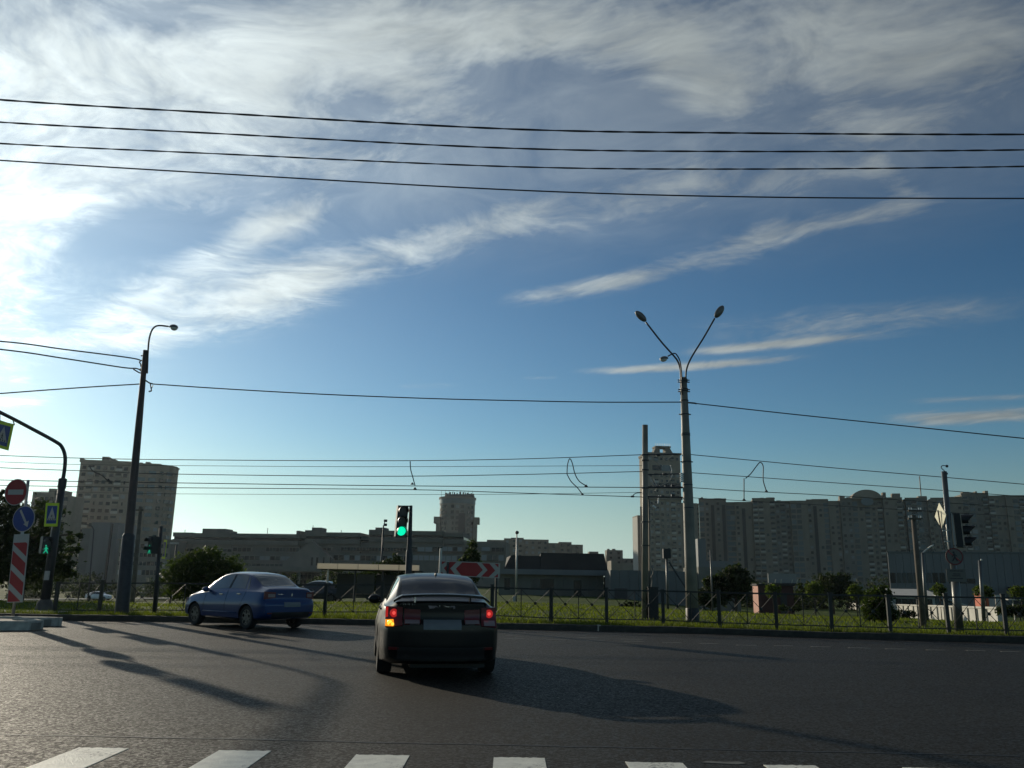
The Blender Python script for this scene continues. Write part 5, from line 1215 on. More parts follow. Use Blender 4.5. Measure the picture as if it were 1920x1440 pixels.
ribbon(770, 812, 1026, 1034, 3, [Pa, D_]); ribbon(812, 868, 1026, 1033, 6, [D_, Pa])
ribbon(440, 556, 1043, 1050, 12, [Mi, D_, Pa]); ribbon(626, 768, 1042, 1051, 14, [Mi, D_, Mi, Pa]); ribbon(775, 868, 1042, 1051, 9, [Pa, Mi, Pa])
ribbon(430, 550, 1057, 1063, 14, [D_, Mi])
# right lower wing
X2, X3 = I.L(868, 1020)[0], I.L(948, 1020)[0]
I.part('wing', MB().box(X2 + .02, X3, 1, 15, 0, lz(900, 1015)), 'panel_grey')
ribbon(873, 888, 1026, 1032, 2, [D_]); ribbon(903, 921, 1026, 1033, 1, [Pa]); ribbon(922, 946, 1027, 1034, 3, [D_]); ribbon(903, 946, 1041, 1051, 4, [Pa, Mi])
# entrance wedge
x0 = I.L(536, 1055)[0]; x1 = I.L(590, 1015)[0]; x2 = I.L(628, 1040)[0]; zA, zB = lz(540, 1055), lz(590, 1015)
m = MB(); m.prism([(x0, -2.5, zA), (x1, -2.5, zB), (x2, -2.5, lz(628, 1048)), (x2, -2.5, 0), (x0, -2.5, 0)], (0, 2.3, 0)); I.part('entrance_wedge', m, 'panel_grey')
for u_, w_ in ((583, 4), (592, 5), (605, 3.6), (618, 3.6)):
    xa, za = I.L(u_, 1060, 2.5); xb, zb = I.L(u_ + w_, 1045, 2.5); I.part('tall_window', MB().box(xa, xb, -2.56, -2.505, za, zb), 'win_dark')
I.part('canopy', MB().box(I.L(470, 1065)[0], I.L(690, 1065)[0], -6, -2.6, lz(560, 1072), lz(560, 1063)), 'plaster')
for u_ in (480, 500, 520, 560, 600, 640, 680): x0 = I.L(u_, 1080, 6)[0]; I.part('column', MB().box(x0 - .25, x0 + .25, -5.8, -5.3, 0, lz(560, 1072)), 'plaster')
I.part('ground_floor_glazing', MB().box(I.L(470, 1065)[0], I.L(690, 1065)[0], -2.5, -.01 - .1, 0, lz(560, 1074)), 'win_dark')

# ---- round tower
RT = Fac('round_tower', 'distant round tower block with a ragged crown and two side turrets', 810, 640, 900, 640, sink=2)
cx_, _ = RT.L(855, 1000); x0 = RT.L(822, 950)[0]; x1 = RT.L(889, 950)[0]; rad = (x1 - x0) / 2; zt = RT.L(855, 936)[1]; cx_ = (x0 + x1) / 2
m = MB(); m.tube([(cx_, rad, 0), (cx_, rad, zt)], rad, 40); RT.part('wall', m, 'panel_grey', smooth=40)
z1, z0 = RT.L(855, 934)[1], RT.L(855, 943)[1]; m = MB(); m.tube([(cx_, rad, z0), (cx_, rad, z1)], rad + .4, 40); RT.part('upper_band', m, 'glazed', smooth=40)
m = MB(); m.tube([(cx_, rad, z1), (cx_, rad, z1 + 1.5)], rad + .9, 40); RT.part('cornice', m, 'panel_grey', smooth=40)
zc0 = RT.L(855, 926)[1]; m = MB(); m.tube([(cx_ + 1.5, rad, z1 + 1.5), (cx_ + 1.5, rad, zc0)], rad * .86, 32); RT.part('crown', m, 'concrete_dark', smooth=40)
for i in range(16):
    a = math.pi * (i + .5) / 16; h = rnd.uniform(.6, 2.2); x = cx_ + 1.5 - rad * .8 * math.cos(a); y = rad - rad * .8 * math.sin(a); RT.part('roof_antenna', MB().box(x - rnd.uniform(.2, .9), x + rnd.uniform(.2, .9), y, y + .6, zc0 - .1, zc0 + h), 'concrete_dark')
for i in range(9): x = cx_ - rad * .9 + i * rad * .22; RT.part('railing_post', MB().box(x - .1, x + .1, rad * .5, rad * .5 + .2, z1 + 1.4, zc0 + 3.4), 'steel_dark')
for sg_, ua, ub in ((-1, 812, 824), (1, 887, 898)):
    xa, xb = RT.L(ua, 970)[0], RT.L(ub, 970)[0]; za, zb = RT.L(850, 980)[1], RT.L(850, 968)[1]
    RT.part('turret_shaft', MB().box(xa + (1.8 if sg_ < 0 else 0), xb - (1.8 if sg_ > 0 else 0), rad * .5, rad * 1.5, 0, za), 'panel_grey'); RT.part('turret', MB().box(xa, xb, rad * .5 - .8, rad * 1.5 + .8, za + .01, zb), 'panel_warm')
for k_, a in enumerate([-68, -50, -38, -12, 4, 20, 44, 60]):
    for f in range(13):
        z = z0 - 2.6 - f * 4.2; aa = R(a); rr2 = rad + .05
        link('window', UW[rnd.choice([D_, D_, Mi, Pa])], RT.root, (cx_ + rr2 * math.sin(aa), rad - rr2 * math.cos(aa), z), aa, (2.4, 1, 2.3))
RT.part('balcony_stack', MB().box(cx_ - 7, cx_ - 3, -.8, 2.0, 0, RT.L(855, 975)[1]), 'panel_grey')
RT.part('recess_shade_box', MB().box(cx_ + 2, cx_ + 7, -.35, 2.0, 0, RT.L(855, 962)[1]), 'loggia')  # dark box standing for a recess, its shade put into the colour

# ---- mid distance stepped blocks
def simple_block(label, Y, boxes, m_, wn, name='apartment_building', hts=None, depth=12, rows=6, win=True):
    u0 = min(b_[0] for b_ in boxes); u1 = max(b_[1] for b_ in boxes); F_ = Fac(name, label, u0, Y, u1, Y)
    for i, (a, b_, vt) in enumerate(boxes):
        x0, z1 = F_.L(a, vt); x1, _ = F_.L(b_, vt); y0 = .0 if i % 2 == 0 else .8; F_.part('wall', MB().box(x0, x1 - .02, y0, depth, 0, z1), m_)
        if win and x1 - x0 > 4:
            n = max(1, int((x1 - x0) / 3.6))
            for f in range(rows):
                z = z1 - 2.0 - f * 3.0
                if z < 2: break
                for j in range(n): window(F_, lerp(x0, x1, (j + .5) / n), y0 - .01, z, 1.6, 1.4, rnd.choice(wn))
    return F_
simple_block('pale stepped apartment blocks beyond the institute building, left group', 520, [(913, 945, 1012), (945, 958, 1009), (958, 982, 1008), (982, 1029, 1011), (1029, 1048, 1018), (1048, 1072, 1016), (1072, 1093, 1021)], 'panel_warm', [D_, Mi, Pa])
f2 = simple_block('small roof huts and low blocks right of the pale stepped apartments', 560, [(1105, 1122, 1034), (1138, 1168, 1031), (1168, 1190, 1047)], 'panel_grey', [D_, Mi])
for (u0, u1, vt) in ((946, 951, 1006), (981, 988, 1004), (992, 1003, 1003), (1049, 1053, 1013), (1060, 1071, 1014)):
    h = Fac('roof_house', 'small lift house on top of the pale stepped blocks', u0, 524, u1, 524) if False else None
for (u0, u1, vt) in ((1139, 1143, 1029), (1148, 1154, 1029)):
    x0, z1 = f2.L(u0, vt, -2); x1, _ = f2.L(u1, vt, -2); f2.part('roof_hut', MB().box(x0, x1, 2, 5, f2.L(1150, 1032)[1] - .2, z1), 'panel_grey')
f3 = simple_block('narrow beige block peeking above the dark roofed building', 300, [(1146, 1157, 1051), (1157, 1187, 1056)], 'panel_warm', [D_], rows=0)
# sunlit end block
SB = Fac('apartment_building', 'narrow sunlit apartment block left of the plain concrete pole', 1188, 500, 1212, 500.5)
x0, z1 = SB.L(1195, 966); x1, _ = SB.L(1212, 966)
m = MB(); m.box(x0, x1, 0, 14, 0, z1); SB.part('wall', m, 'panel_warm'); SB.part('sunlit_wedge', MB().prism([(x0 - 1.3, 8, 0), (x0 - .01, 0, 0), (x0 - .01, 8, 0)], (0, 0, z1 - 1)), 'white_wall')  # wedge turned sunward at the left edge, sunlight put into its paler colour
for f in range(13): window(SB, x0 + 6.2, -.02, z1 - 3.4 - f * 2.85, 2.6, 1.7, rnd.choice([D_, D_, Mi])); window(SB, x0 + 3.0, -2.0, z1 - 3.4 - f * 2.85, .01, .01, D_) if False else None

# ---- crowned tower behind the poles
CT = Fac('crowned_tower', 'tall tower with a square crown frame behind the two concrete poles', 1214, 430, 1308, 433, sink=1)
x0, x1 = CT.L(1216, 950)[0], CT.L(1278, 950)[0]; zt = CT.L(1247, 850)[1]
CT.part('wall', MB().box(x0, x1, 0, 16, 0, zt), 'panel_tower')
CT.part('cornice', MB().box(x0 - .4, x1 + .4, -.4, 16.4, zt - .8, zt + .3), 'panel_grey')
xa, z1 = CT.L(1223, 945); xb, _ = CT.L(1308, 945); CT.part('lower_block', MB().box(x1 + .02, xb, .6, 14, 0, CT.L(1295, 943)[1]), 'panel_warm')
CT.part('ledge', MB().box(x0 - .3, x1 + .3, -1.0, .0 - .01, CT.L(1250, 937)[1], CT.L(1250, 933)[1]), 'panel_grey')
for (v0, v1, ua, ub, k) in ((872, 882, 1223, 1240, D_), (872, 884, 1240, 1259, 'glazed'), (905, 912, 1224, 1276, D_)):
    xa, z1_ = CT.L(ua, v0); xb, z0_ = CT.L(ub, v1); CT.part('loggia', MB().box(xa, xb, -.08, -.005, z0_, z1_), k)
xa, xb = CT.L(1228, 850)[0], CT.L(1266, 850)[0]; xc, xd = CT.L(1232.5, 838)[0], CT.L(1259, 838)[0]; z2 = CT.L(1247, 838)[1]; xe, xf = CT.L(1240.5, 845)[0], CT.L(1251, 845)[0]; zw = CT.L(1247, 847)[1]
m = MB(); m.prism([(xa, 3, zt + .3), (xe, 3, zt + .3), (xe, 3, z2), (xc, 3, z2)], (0, 5, 0)); m.prism([(xf, 3, zt + .3), (xb, 3, zt + .3), (xd, 3, z2), (xf, 3, z2)], (0, 5, 0)); m.box(xe, xf, 3, 8, zt + .3, zw)
CT.part('crown_frame', m, 'panel_grey'); CT.part('crown_ring', MB().box(xc - .4, xd + .4, 2.5, 8.5, z2 + .0, z2 + .9), 'panel_grey')
for i in range(9): x = lerp(xc, xd, i / 8); CT.part('railing_post', MB().box(x - .07, x + .07, 2.6, 2.74, z2 + .9, z2 + 2.2), 'galv')
for ci in range(6):
    for f in range(22):
        z = zt - 3.0 - f * 2.9
        if z < 4: break
        x = lerp(x0 + 1.6, x1 - 1.6, ci / 5)
        if 872 < 0: pass
        if f in (1, 2) : continue
        if ci in (1, 4): balcony(CT, x, -.02, z - .4, 2.4, .8, 1.1, rnd.choice(['balc', 'glazed', 'panel_grey'])); window(CT, x, -.02, z + .55, 2.2, .8, D_)
        else: window(CT, x, -.02, z, 1.3, 1.4, rnd.choice([D_, Mi, Mi, Pa]))

# ---- long apartment block on the right
E_ = Fac('apartment_block', 'very long seventeen storey apartment block with a domed gable across the right side', 1304, 462, 2080, 418, sink=.5)
roof = [(1304, 1310, 946), (1310, 1361, 937), (1361, 1377, 943), (1377, 1410, 943), (1410, 1452, 936), (1452, 1481, 941), (1481, 1512, 941), (1512, 1553, 938), (1553, 1574, 941), (1574, 1596, 936), (1596, 1654, 936), (1654, 1690, 935), (1690, 1697, 941), (1697, 1738, 935),
        (1738, 1745, 941), (1745, 1776, 935), (1776, 1803, 934), (1803, 1853, 926), (1853, 1884, 931), (1884, 1930, 931), (1930, 1990, 928), (1990, 2075, 932)]
cnt = 0; stuffw = MB()
for i, (ua, ub, vt) in enumerate(roof):
    vm = vt; x0 = E_.L(ua, vt)[0]; x1 = E_.L(ub, vt)[0]; z1 = E_.L((ua + ub) / 2, vt)[1]
    y0 = [0, -1.3, .9, 0, -1.1][i % 5]; E_.part('wall', MB().box(x0, x1 - .01, y0, 15, 0, z1), ['panel_warm', 'panel_grey', 'panel_warm', 'panel_warm'][i % 4])
    E_.part('parapet', MB().box(x0 - .12, x1 + .12, y0 - .25, y0 + .6, z1 + .002, z1 + .55), 'panel_warm')
    n = max(1, int(round((x1 - x0) / 3.0))); zz = []
    for j in range(n):
        x = lerp(x0, x1, (j + .5) / n); typ = rnd.choices('LWGRP', [3, 2.6, 2.4, 1.2, 2.2])[0]
        if x1 - x0 < 4: typ = 'W'
        if typ == 'R': E_.part('stair_shade_panel', MB().box(x - .9, x + .9, y0 - .06, y0 - .004, 3, z1 - 3), 'loggia')  # flat dark panel, the shade of a recess put into its colour
        for f in range(17):
            z = z1 - 2.4 - f * 2.8
            if z < 2.2: break
            if typ == 'R' or (typ == 'P' and rnd.random() < .75) or (typ == 'W' and rnd.random() < .12): continue
            if typ == 'P': typ_w = .6
            w, h, k = 1.35, 1.4, rnd.choices([D_, Mi, Pa], [5, 5, 1.0])[0]
            if typ == 'L': w, h, k, dz_ = 2.3, 1.1, rnd.choices([D_, Mi], [3, 1])[0], .5; balcony(E_, x, y0 - .02, z - .5, 2.5, 1.0, 1.0, rnd.choices(['balc', 'panel_grey', 'glazed'], [3, 3, 1])[0])
            elif typ == 'G': w, h, k, dz_ = 2.4, 2.0, rnd.choices(['glazed', Mi, Pa], [5, 3, .5])[0], 0
            else: dz_ = 0
            if cnt < 300 and ub > 1400: window(E_, x, y0 - .01, z + dz_, w, h, k); cnt += 1
            else: window(E_, x, y0 - .01, z + dz_, w, h, k) if cnt < 300 else stuffw.__setattr__('cur', [D_, Mi, Pa, 'glazed'].index(k)) or stuffw.box(x - w / 2, x + w / 2, y0 - .07, y0 - .012, z + dz_ - h / 2, z + dz_ + h / 2)
E_.part('window', stuffw, [D_, Mi, Pa, 'glazed'], kind='stuff')
for (ua, ub, vt) in ((1314, 1318, 932), (1339, 1352, 934), (1425, 1432, 933), (1437, 1452, 932.5), (1456, 1464, 938), (1522, 1552, 935.5), (1574, 1584, 930), (1588, 1594, 932), (1655, 1661, 923), (1673, 1688, 925), (1705, 1716, 933), (1722, 1738, 930), (1805, 1818, 922), (1829, 1832, 921), (1847, 1853, 920), (1800, 1806, 929), (1870, 1880, 929), (1960, 1975, 922)):
    x0, z1 = E_.L(ua, vt, -2); x1, _ = E_.L(ub, vt, -2); zb = E_.L((ua + ub) / 2, 940, -2)[1]; E_.part('roof_hut', MB().box(x0, x1, 2.5, 6.5, zb, z1), 'panel_warm')
xa, za = E_.L(1596, 936); xb, _ = E_.L(1653, 936); zt = E_.L(1624, 918.5)[1]; cxm = (xa + xb) / 2; hw = (xb - xa) / 2; za = E_.L(1624, 936)[1]
prof = [(cxm - hw * math.cos(math.pi * k / 18), -1.6, za - .01 + (zt - za) * math.sin(math.pi * k / 18)) for k in range(19)]
E_.part('domed_gable', MB().prism(prof[::-1] if False else prof, (0, 12, 0)), 'panel_tower')
m = MB(); cz = E_.L(1624, 941)[1]; m.prism([(cxm + 3.2 * math.cos(a), -1.75, cz + 2.2 * math.sin(a)) for a in [2 * math.pi * k / 20 for k in range(20)]], (0, .12, 0)); E_.part('round_window', m, 'glazed')
for (ua, v0, v1, w) in ((1327, 955, 1095, 3), (1571, 965, 1095, 4)): pass

# ---- dark roofed building, warehouse, walls, kiosk
DR = Fac('pavilion', 'low building with a tall dark mansard roof in front of the stepped blocks', 935, 112, 1150, 112, vb=1115)
xa, xb = DR.L(935, 1085)[0], DR.L(1145, 1085)[0]; zE = DR.L(1040, 1068)[1]; zE0 = DR.L(1040, 1078)[1]
DR.part('wall', MB().box(xa, xb - .8, 1.2, 14, 0, zE0), 'plaster'); DR.part('fascia', MB().box(xa, xb, 0, 14.5, zE0 + .002, zE), 'metal_clad')
for (ua, ub, va, vb_, vt) in ((945, 1014, 1068, 1068, 1041), (1014, 1141, 1068, 1068, 1036.5)):
    x0, x1 = DR.L(ua, 1060)[0], DR.L(ub, 1060)[0]; zt = DR.L((ua + ub) / 2, vt)[1]
    V = [(x0, .8, zE), (x1, .8, zE), (x1, 13, zE), (x0, 13, zE), (x0 + (.9 if ua == 945 else 0.02), 1.8, zt), (x1 - (.02 if ua == 945 else .4), 1.8, zt), (x1 - .3, 12, zt), (x0 + .3, 12, zt)]
    m = MB(); m.add(V, [(0, 3, 2, 1), (4, 5, 6, 7), (0, 1, 5, 4), (1, 2, 6, 5), (2, 3, 7, 6), (3, 0, 4, 7)]); DR.part('mansard_roof', m, 'dark_roof')
for (ua, ub, va, vb_, nm, k) in ((946, 956, 1084, 1106, 'window', D_), (996, 1012, 1085, 1106, 'window', Mi), (1014, 1040, 1085, 1106, 'window', D_), (1076, 1090, 1088, 1122, 'door', D_), (1132, 1141, 1082, 1122, 'door', D_)):
    x0, z1 = DR.L(ua, va, -1.2); x1, z0 = DR.L(ub, vb_, -1.2); DR.part(nm, MB().box(x0, x1, 1.12, 1.19, max(z0, .02), z1), k)
for ua in (966, 1042, 1060, 1105, 1122): x0 = DR.L(ua, 1100)[0]; DR.part('pilaster', MB().box(x0 - .15, x0 + .15, 1.0, 1.19, 0, zE0), 'plaster')
LW = Fac('shed_wall', 'long plain blue-grey wall between the dark roofed building and the concrete poles', 1144, 105, 1400, 105, vb=1118)
x0, z1 = LW.L(1144, 1069); x1, _ = LW.L(1302, 1069)
for i in range(9): a, b_ = lerp(x0, x1, i / 9), lerp(x0, x1, (i + 1) / 9); LW.part('panel', MB().box(a + .02, b_ - .02, 0, 6, 0, z1 + rnd.uniform(-.03, .03)), 'clad_blue')
x0, z1 = LW.L(1306, 1063); x1, _ = LW.L(1382, 1063); LW.part('wall', MB().box(x0, x1, -1, 8, 0, z1), 'plaster')
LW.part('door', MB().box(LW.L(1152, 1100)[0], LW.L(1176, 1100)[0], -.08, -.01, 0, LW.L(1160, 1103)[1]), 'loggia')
GB = Fac('panel_block', 'plain grey box tower standing right of the thick lamp pole', 1306, 200, 1380, 200, vb=1110)
x0, z1 = GB.L(1308, 1010); x1, _ = GB.L(1323, 1010); GB.part('wall', MB().box(x0, x1, 0, 8, 0, z1), 'metal_clad'); x2, z2 = GB.L(1376, 1052); GB.part('low_wing', MB().box(x1 + .02, x2, .5, 9, 0, z2), 'metal_clad')
WH = Fac('warehouse', 'big grey clad warehouse with a dark window band behind the diamond sign post', 1664, 150, 2060, 140, vb=1120)
xa, zt = WH.L(1664, 1037); xb = WH.L(2050, 1047)[0]
n = 26
for i in range(n):
    a, b_ = lerp(xa, xb, i / n), lerp(xa, xb, (i + 1) / n); WH.part('panel', MB().box(a + .02, b_ - .02, 0, .4 + min(i * 1.5, 17), 0, zt + rnd.uniform(-.01, .01)), 'metal_clad')
WH.part('parapet_cap', MB().box(xa - .1, xb + .1, -.12, .3, zt + .015, zt + .3), 'clad_blue')
for k_, (ua, ub) in enumerate([(1669, 1680), (1681, 1690), (1691, 1700), (1701, 1712), (1713, 1722), (1730, 1738), (1739, 1747), (1748, 1760), (1761, 1773)]):
    x0, z1 = WH.L(ua, 1074); x1, z0 = WH.L(ub, 1093); WH.part('window', MB().box(x0, x1, -.08, -.005, z0, z1), [D_, Mi, Mi, Mi, Mi, Mi, Mi, D_, D_][k_])
for (ua, ub) in ((1779, 1795), (1796, 1812), (1813, 1829)): x0, z1 = WH.L(ua, 1085); x1, z0 = WH.L(ub, 1094); WH.part('window', MB().box(x0, x1, -.08, -.005, z0, z1), D_)
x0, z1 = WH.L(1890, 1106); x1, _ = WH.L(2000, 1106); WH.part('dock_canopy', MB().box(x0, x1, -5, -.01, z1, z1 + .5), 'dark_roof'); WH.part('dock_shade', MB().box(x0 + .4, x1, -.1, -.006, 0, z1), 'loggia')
# kiosk and billboard
KI = Fac('kiosk', 'small red-brown brick kiosk with a sunlit left end', 1421, 84, 1488, 83.6, vb=1120)
x0, z1 = KI.L(1421, 1098); x1, _ = KI.L(1487, 1098)
w_ = 3.4
m = MB(); m.box(x0, x1, 0, w_, 0, z1); KI.part('wall', m, 'brick_red'); KI.part('side_wall', MB().prism([(x0 - .32, 1.15, 0), (x0 - .01, 0, 0), (x0 - .01, 1.15, 0)], (0, 0, z1 - .05)), mat('kiosk_sunlit', (.66, .36, .27), .8, var=.08)); KI.part('roof', MB().box(x0 - .15, x1 + .15, -.15, w_ + .15, z1 + .002, z1 + .18), 'dark_roof')  # end wedge turned to the sun, sunlight also put into its pale pink
KI.part('door', MB().box(lerp(x0, x1, .62), lerp(x0, x1, .8), -.06, -.004, 0, z1 * .8), 'loggia')
BB = Fac('billboard', 'grey backside of a billboard above the red-brown kiosk', 1441, 95, 1493, 94.7, vb=1110, cat='billboard')
x0, z0 = BB.L(1441, 1092); x1, z1 = BB.L(1493, 1075); z1 = BB.L(1466, 1075.5)[1]; z0 = BB.L(1466, 1093)[1]
BB.part('board', MB().box(x0, x1, 0, .25, z0, z1), 'billboard'); BB.part('catwalk', MB().box(x0 + .2, x1 - .1, -.5, -.01, z0 - .12, z0), 'steel_dark'); BB.part('post', MB().box(lerp(x0, x1, .6) - .2, lerp(x0, x1, .6) + .2, 0.3, .6, 0, z1 - .1), 'steel_dark')
for fr in (.2, .4, .78, .96): x = lerp(x0, x1, fr); BB.part('lamp', MB().tube([(x, -.5, z0), (x, -.9, z0 + .35)], .045, 6), 'glass_dome')

# white parapet wall with posts, low white structure behind it
WW0, WW1 = P(1588, 1138, 138), P(1870, 1146, 64)
ww = thing('parapet_wall', 'long low white concrete wall with panels running behind the right fence', 'wall', Vector((WW0.x, WW0.y, 0)))
n = 30; zl = lambda t: lerp(P(1588, 1143, 138).z, P(1870, 1158, 64).z, t); zh = lambda t: lerp(P(1588, 1130, 138).z, P(1870, 1138, 64).z, t)
d = (WW1 - WW0); d.z = 0; dn = d.normalized(); nn = Vector((dn.y, -dn.x, 0))
for i in range(n):
    t0, t1 = i / n, (i + 1) / n; a, b_ = WW0 + d * t0 + dn * .1, WW0 + d * t1 - dn * .1; za, zb = zl(t0), zh(t0)
    m = MB(); m.prism([Vector((a.x, a.y, za - .5)), Vector((b_.x, b_.y, zl(t1) - .5)), Vector((b_.x, b_.y, zh(t1) - .15)), Vector((a.x, a.y, zb - .15))], -nn * .12); part('panel', m, 'white_wall', ww)
    m = MB(); m.prism([Vector((a.x, a.y, zb - .147)) + nn * .08 - dn * .1, Vector((b_.x, b_.y, zh(t1) - .147)) + nn * .08 + dn * .1, Vector((b_.x, b_.y, zh(t1))) + nn * .08 + dn * .1, Vector((a.x, a.y, zb)) + nn * .08 - dn * .1], -nn * .3); part('coping', m, 'white_wall', ww)
    m = MB(); p = WW0 + d * t0; m.obox(Vector((p.x, p.y, (za + zb) / 2 - .3)) + nn * .03, dn, nn, ZV, .09, .10, (zb - za) / 2 + .12); part('pier', m, 'white_wall', ww)
PV = Fac('glass_pavilion', 'low white pavilion with sloping roof and dark window band behind the white wall', 1664, 118, 1800, 116.5, vb=1120)
x0, z1 = PV.L(1664, 1115); x1 = PV.L(1752, 1115)[0]; x2, zq = PV.L(1812, 1136); zb = PV.L(1700, 1119)[1]; zc_ = PV.L(1700, 1134)[1]
PV.part('wall', MB().box(x0, x1, 0, 7, 0, zb), 'white_wall'); PV.part('roof', MB().prism([(x0 - .3, -.5, zb + .002), (x1 + 1, -.5, zb + .002), (x1 + 1, 7.5, zb + .9), (x0 - .3, 7.5, zb + .9)], (0, 0, .15)), 'white_wall')
for i in range(6): a, b_ = lerp(x0 + 1, x1 - .3, i / 6), lerp(x0 + 1, x1 - .3, (i + .92) / 6); PV.part('window', MB().box(a, b_, -.06, -.004, zc_, zb - .25), D_)
PV.part('side_roof', MB().prism([(x1 + .05, -.4, zb + .1), (x2, -.4, max(zq, .5)), (x2, 6, max(zq, .5) + .3), (x1 + .05, 6, zb + .6)], (0, 0, .12)), 'galv')
PV.part('side_wall', MB().prism([(x1 + .05, 0, 0), (x2 - .3, 0, 0), (x2 - .3, 0, max(zq, .5) - .02), (x1 + .05, 0, zb + .05)], (0, 5, 0)), 'clad_blue')
oc = P(1843, 1127, 85); single('orange_container', 'small orange container behind the white wall near the right edge', 'container', MB().box(oc.x - .25, oc.x + .25, 84.4, 86, tz(oc.x, 85), oc.z + .6).box(oc.x - .27, oc.x + .27, 84.36, 86.04, oc.z + .602, oc.z + .68), mat('orange_paint', (.55, .10, .03), .6), (oc.x, 85, tz(oc.x, 85)))
hp = P(1866, 1128, 86); hf = thing('hoarding', 'two white hoarding panels right of the orange container', 'hoarding', (hp.x, 86, tz(hp.x, 86)))
for k_ in (-.48, .48): part('panel', MB().box(hp.x + k_ - .43, hp.x + k_ + .43, 86, 86.08, tz(hp.x, 86), hp.z + .65), 'white_wall', hf)
c = P(1898, 1124, 90); single('white_awning', 'thin white awning edge in front of the dark loading dock', 'awning', MB().box(c.x - 1.0, c.x + 1.0, 89, 91, c.z - .06, c.z + .05).box(c.x - .04, c.x + .04, 89.9, 90, tz(c.x, 90), c.z - .062), 'white_wall', (c.x, 90, tz(c.x, 90)))

# ---- tram stop shelter
def canopy_mat():
    m = bpy.data.materials.new('translucent_canopy'); m.use_nodes = True; t = m.node_tree; b = t.nodes['Principled BSDF']; b.inputs['Base Color'].default_value = (.55, .53, .48, 1)
    tl = t.nodes.new('ShaderNodeBsdfTranslucent'); tl.inputs['Color'].default_value = (.75, .70, .60, 1); mx = t.nodes.new('ShaderNodeMixShader'); mx.inputs[0].default_value = .55
    t.links.new(b.outputs[0], mx.inputs[1]); t.links.new(tl.outputs[0], mx.inputs[2]); t.links.new(mx.outputs[0], t.nodes['Material Output'].inputs['Surface']); return m
MT['canopy'] = canopy_mat()
ys = 47.0; a, b_ = P(595, 1061, ys), P(787, 1065, ys)
sh_ = thing('shelter', 'tram stop shelter with a thin white roof edge behind the black car', 'shelter', (a.x, ys, tz(a.x, ys)))
n = 5
part('roof', MB().prism([a + Vector((0, .3, -.17)), b_ + Vector((0, .3, -.17)), b_ + Vector((0, 2.6, -.22)), a + Vector((0, 2.6, -.22))], (0, 0, .04)), 'dark_roof', sh_)
for i in range(n):
    p, q = a.lerp(b_, i / n), a.lerp(b_, (i + 1) / n - .005); hh = .15
    part('fascia_panel', MB().prism([p - ZV * hh, q - ZV * hh, q + ZV * hh, p + ZV * hh], (0, .04, 0)), MT['canopy'], sh_)
for fr in (.09, .36, .63, .93):
    p = a.lerp(b_, fr); zg = tz(p.x, ys); part('post', MB().tube([Vector((p.x, ys + .5, zg - .1)), Vector((p.x, ys + .5, p.z - .15))], .055, 8), 'galv' if fr < .1 else 'steel_dark', sh_)
for i in range(4):
    p, q = a.lerp(b_, .12 + .2 * i), a.lerp(b_, .30 + .2 * i); part('back_panel', MB().box(p.x, q.x, ys + 2.3, ys + 2.36, tz(p.x, ys) + .25, a.z - .4), 'win_mid' if i % 2 else 'loggia', sh_)
p = a.lerp(b_, .5); part('bench', MB().box(p.x - 1.2, p.x + 1.2, ys + 1.6, ys + 2.05, tz(p.x, ys) + .42, tz(p.x, ys) + .48), 'wood', sh_)

# ------------------------------------------------------------------ vegetation
def leaf_cloud(name, blobs, n, size, m, parent, org, clump=.28, seed=1, flat=1.0, shell=.55):
    rs = np.random.RandomState(seed); V = []; vol = np.array([b_[3] * b_[4] * b_[5] for b_ in blobs]); vol = vol / vol.sum()
    nc = max(8, n // 26); idx = rs.choice(len(blobs), nc, p=vol); B_ = np.array(blobs)[idx]
    d = rs.normal(size=(nc, 3)); d /= np.linalg.norm(d, axis=1)[:, None]; r = (shell + (1 - shell) * rs.rand(nc) ** .5) * (1 + rs.normal(0, .07, nc)); r[rs.rand(nc) < .18] *= rs.rand() * .6 + .1
    cc = B_[:, :3] + d * r[:, None] * B_[:, 3:6]; cs = clump * (.5 + rs.rand(nc)) * B_[:, 3:6].mean(1)
    k = n // nc; c = np.repeat(cc, k, 0) + rs.normal(size=(nc * k, 3)) * np.repeat(cs, k)[:, None] * np.array([1, 1, .7]) * .55
    N_ = len(c); a = rs.normal(size=(N_, 3)); a /= np.linalg.norm(a, axis=1)[:, None]; b2 = rs.normal(size=(N_, 3)); b2 -= a * (a * b2).sum(1)[:, None]; b2 /= np.linalg.norm(b2, axis=1)[:, None]
    s = size * (.6 + .8 * rs.rand(N_))[:, None]
    Q = np.stack([c - a * s, c + b2 * s * .55, c + a * s, c - b2 * s * .55], 1).reshape(-1, 3) - np.array(org)
    return link(name, trimesh(name, Q, np.arange(4 * N_).reshape(N_, 4), m), parent)
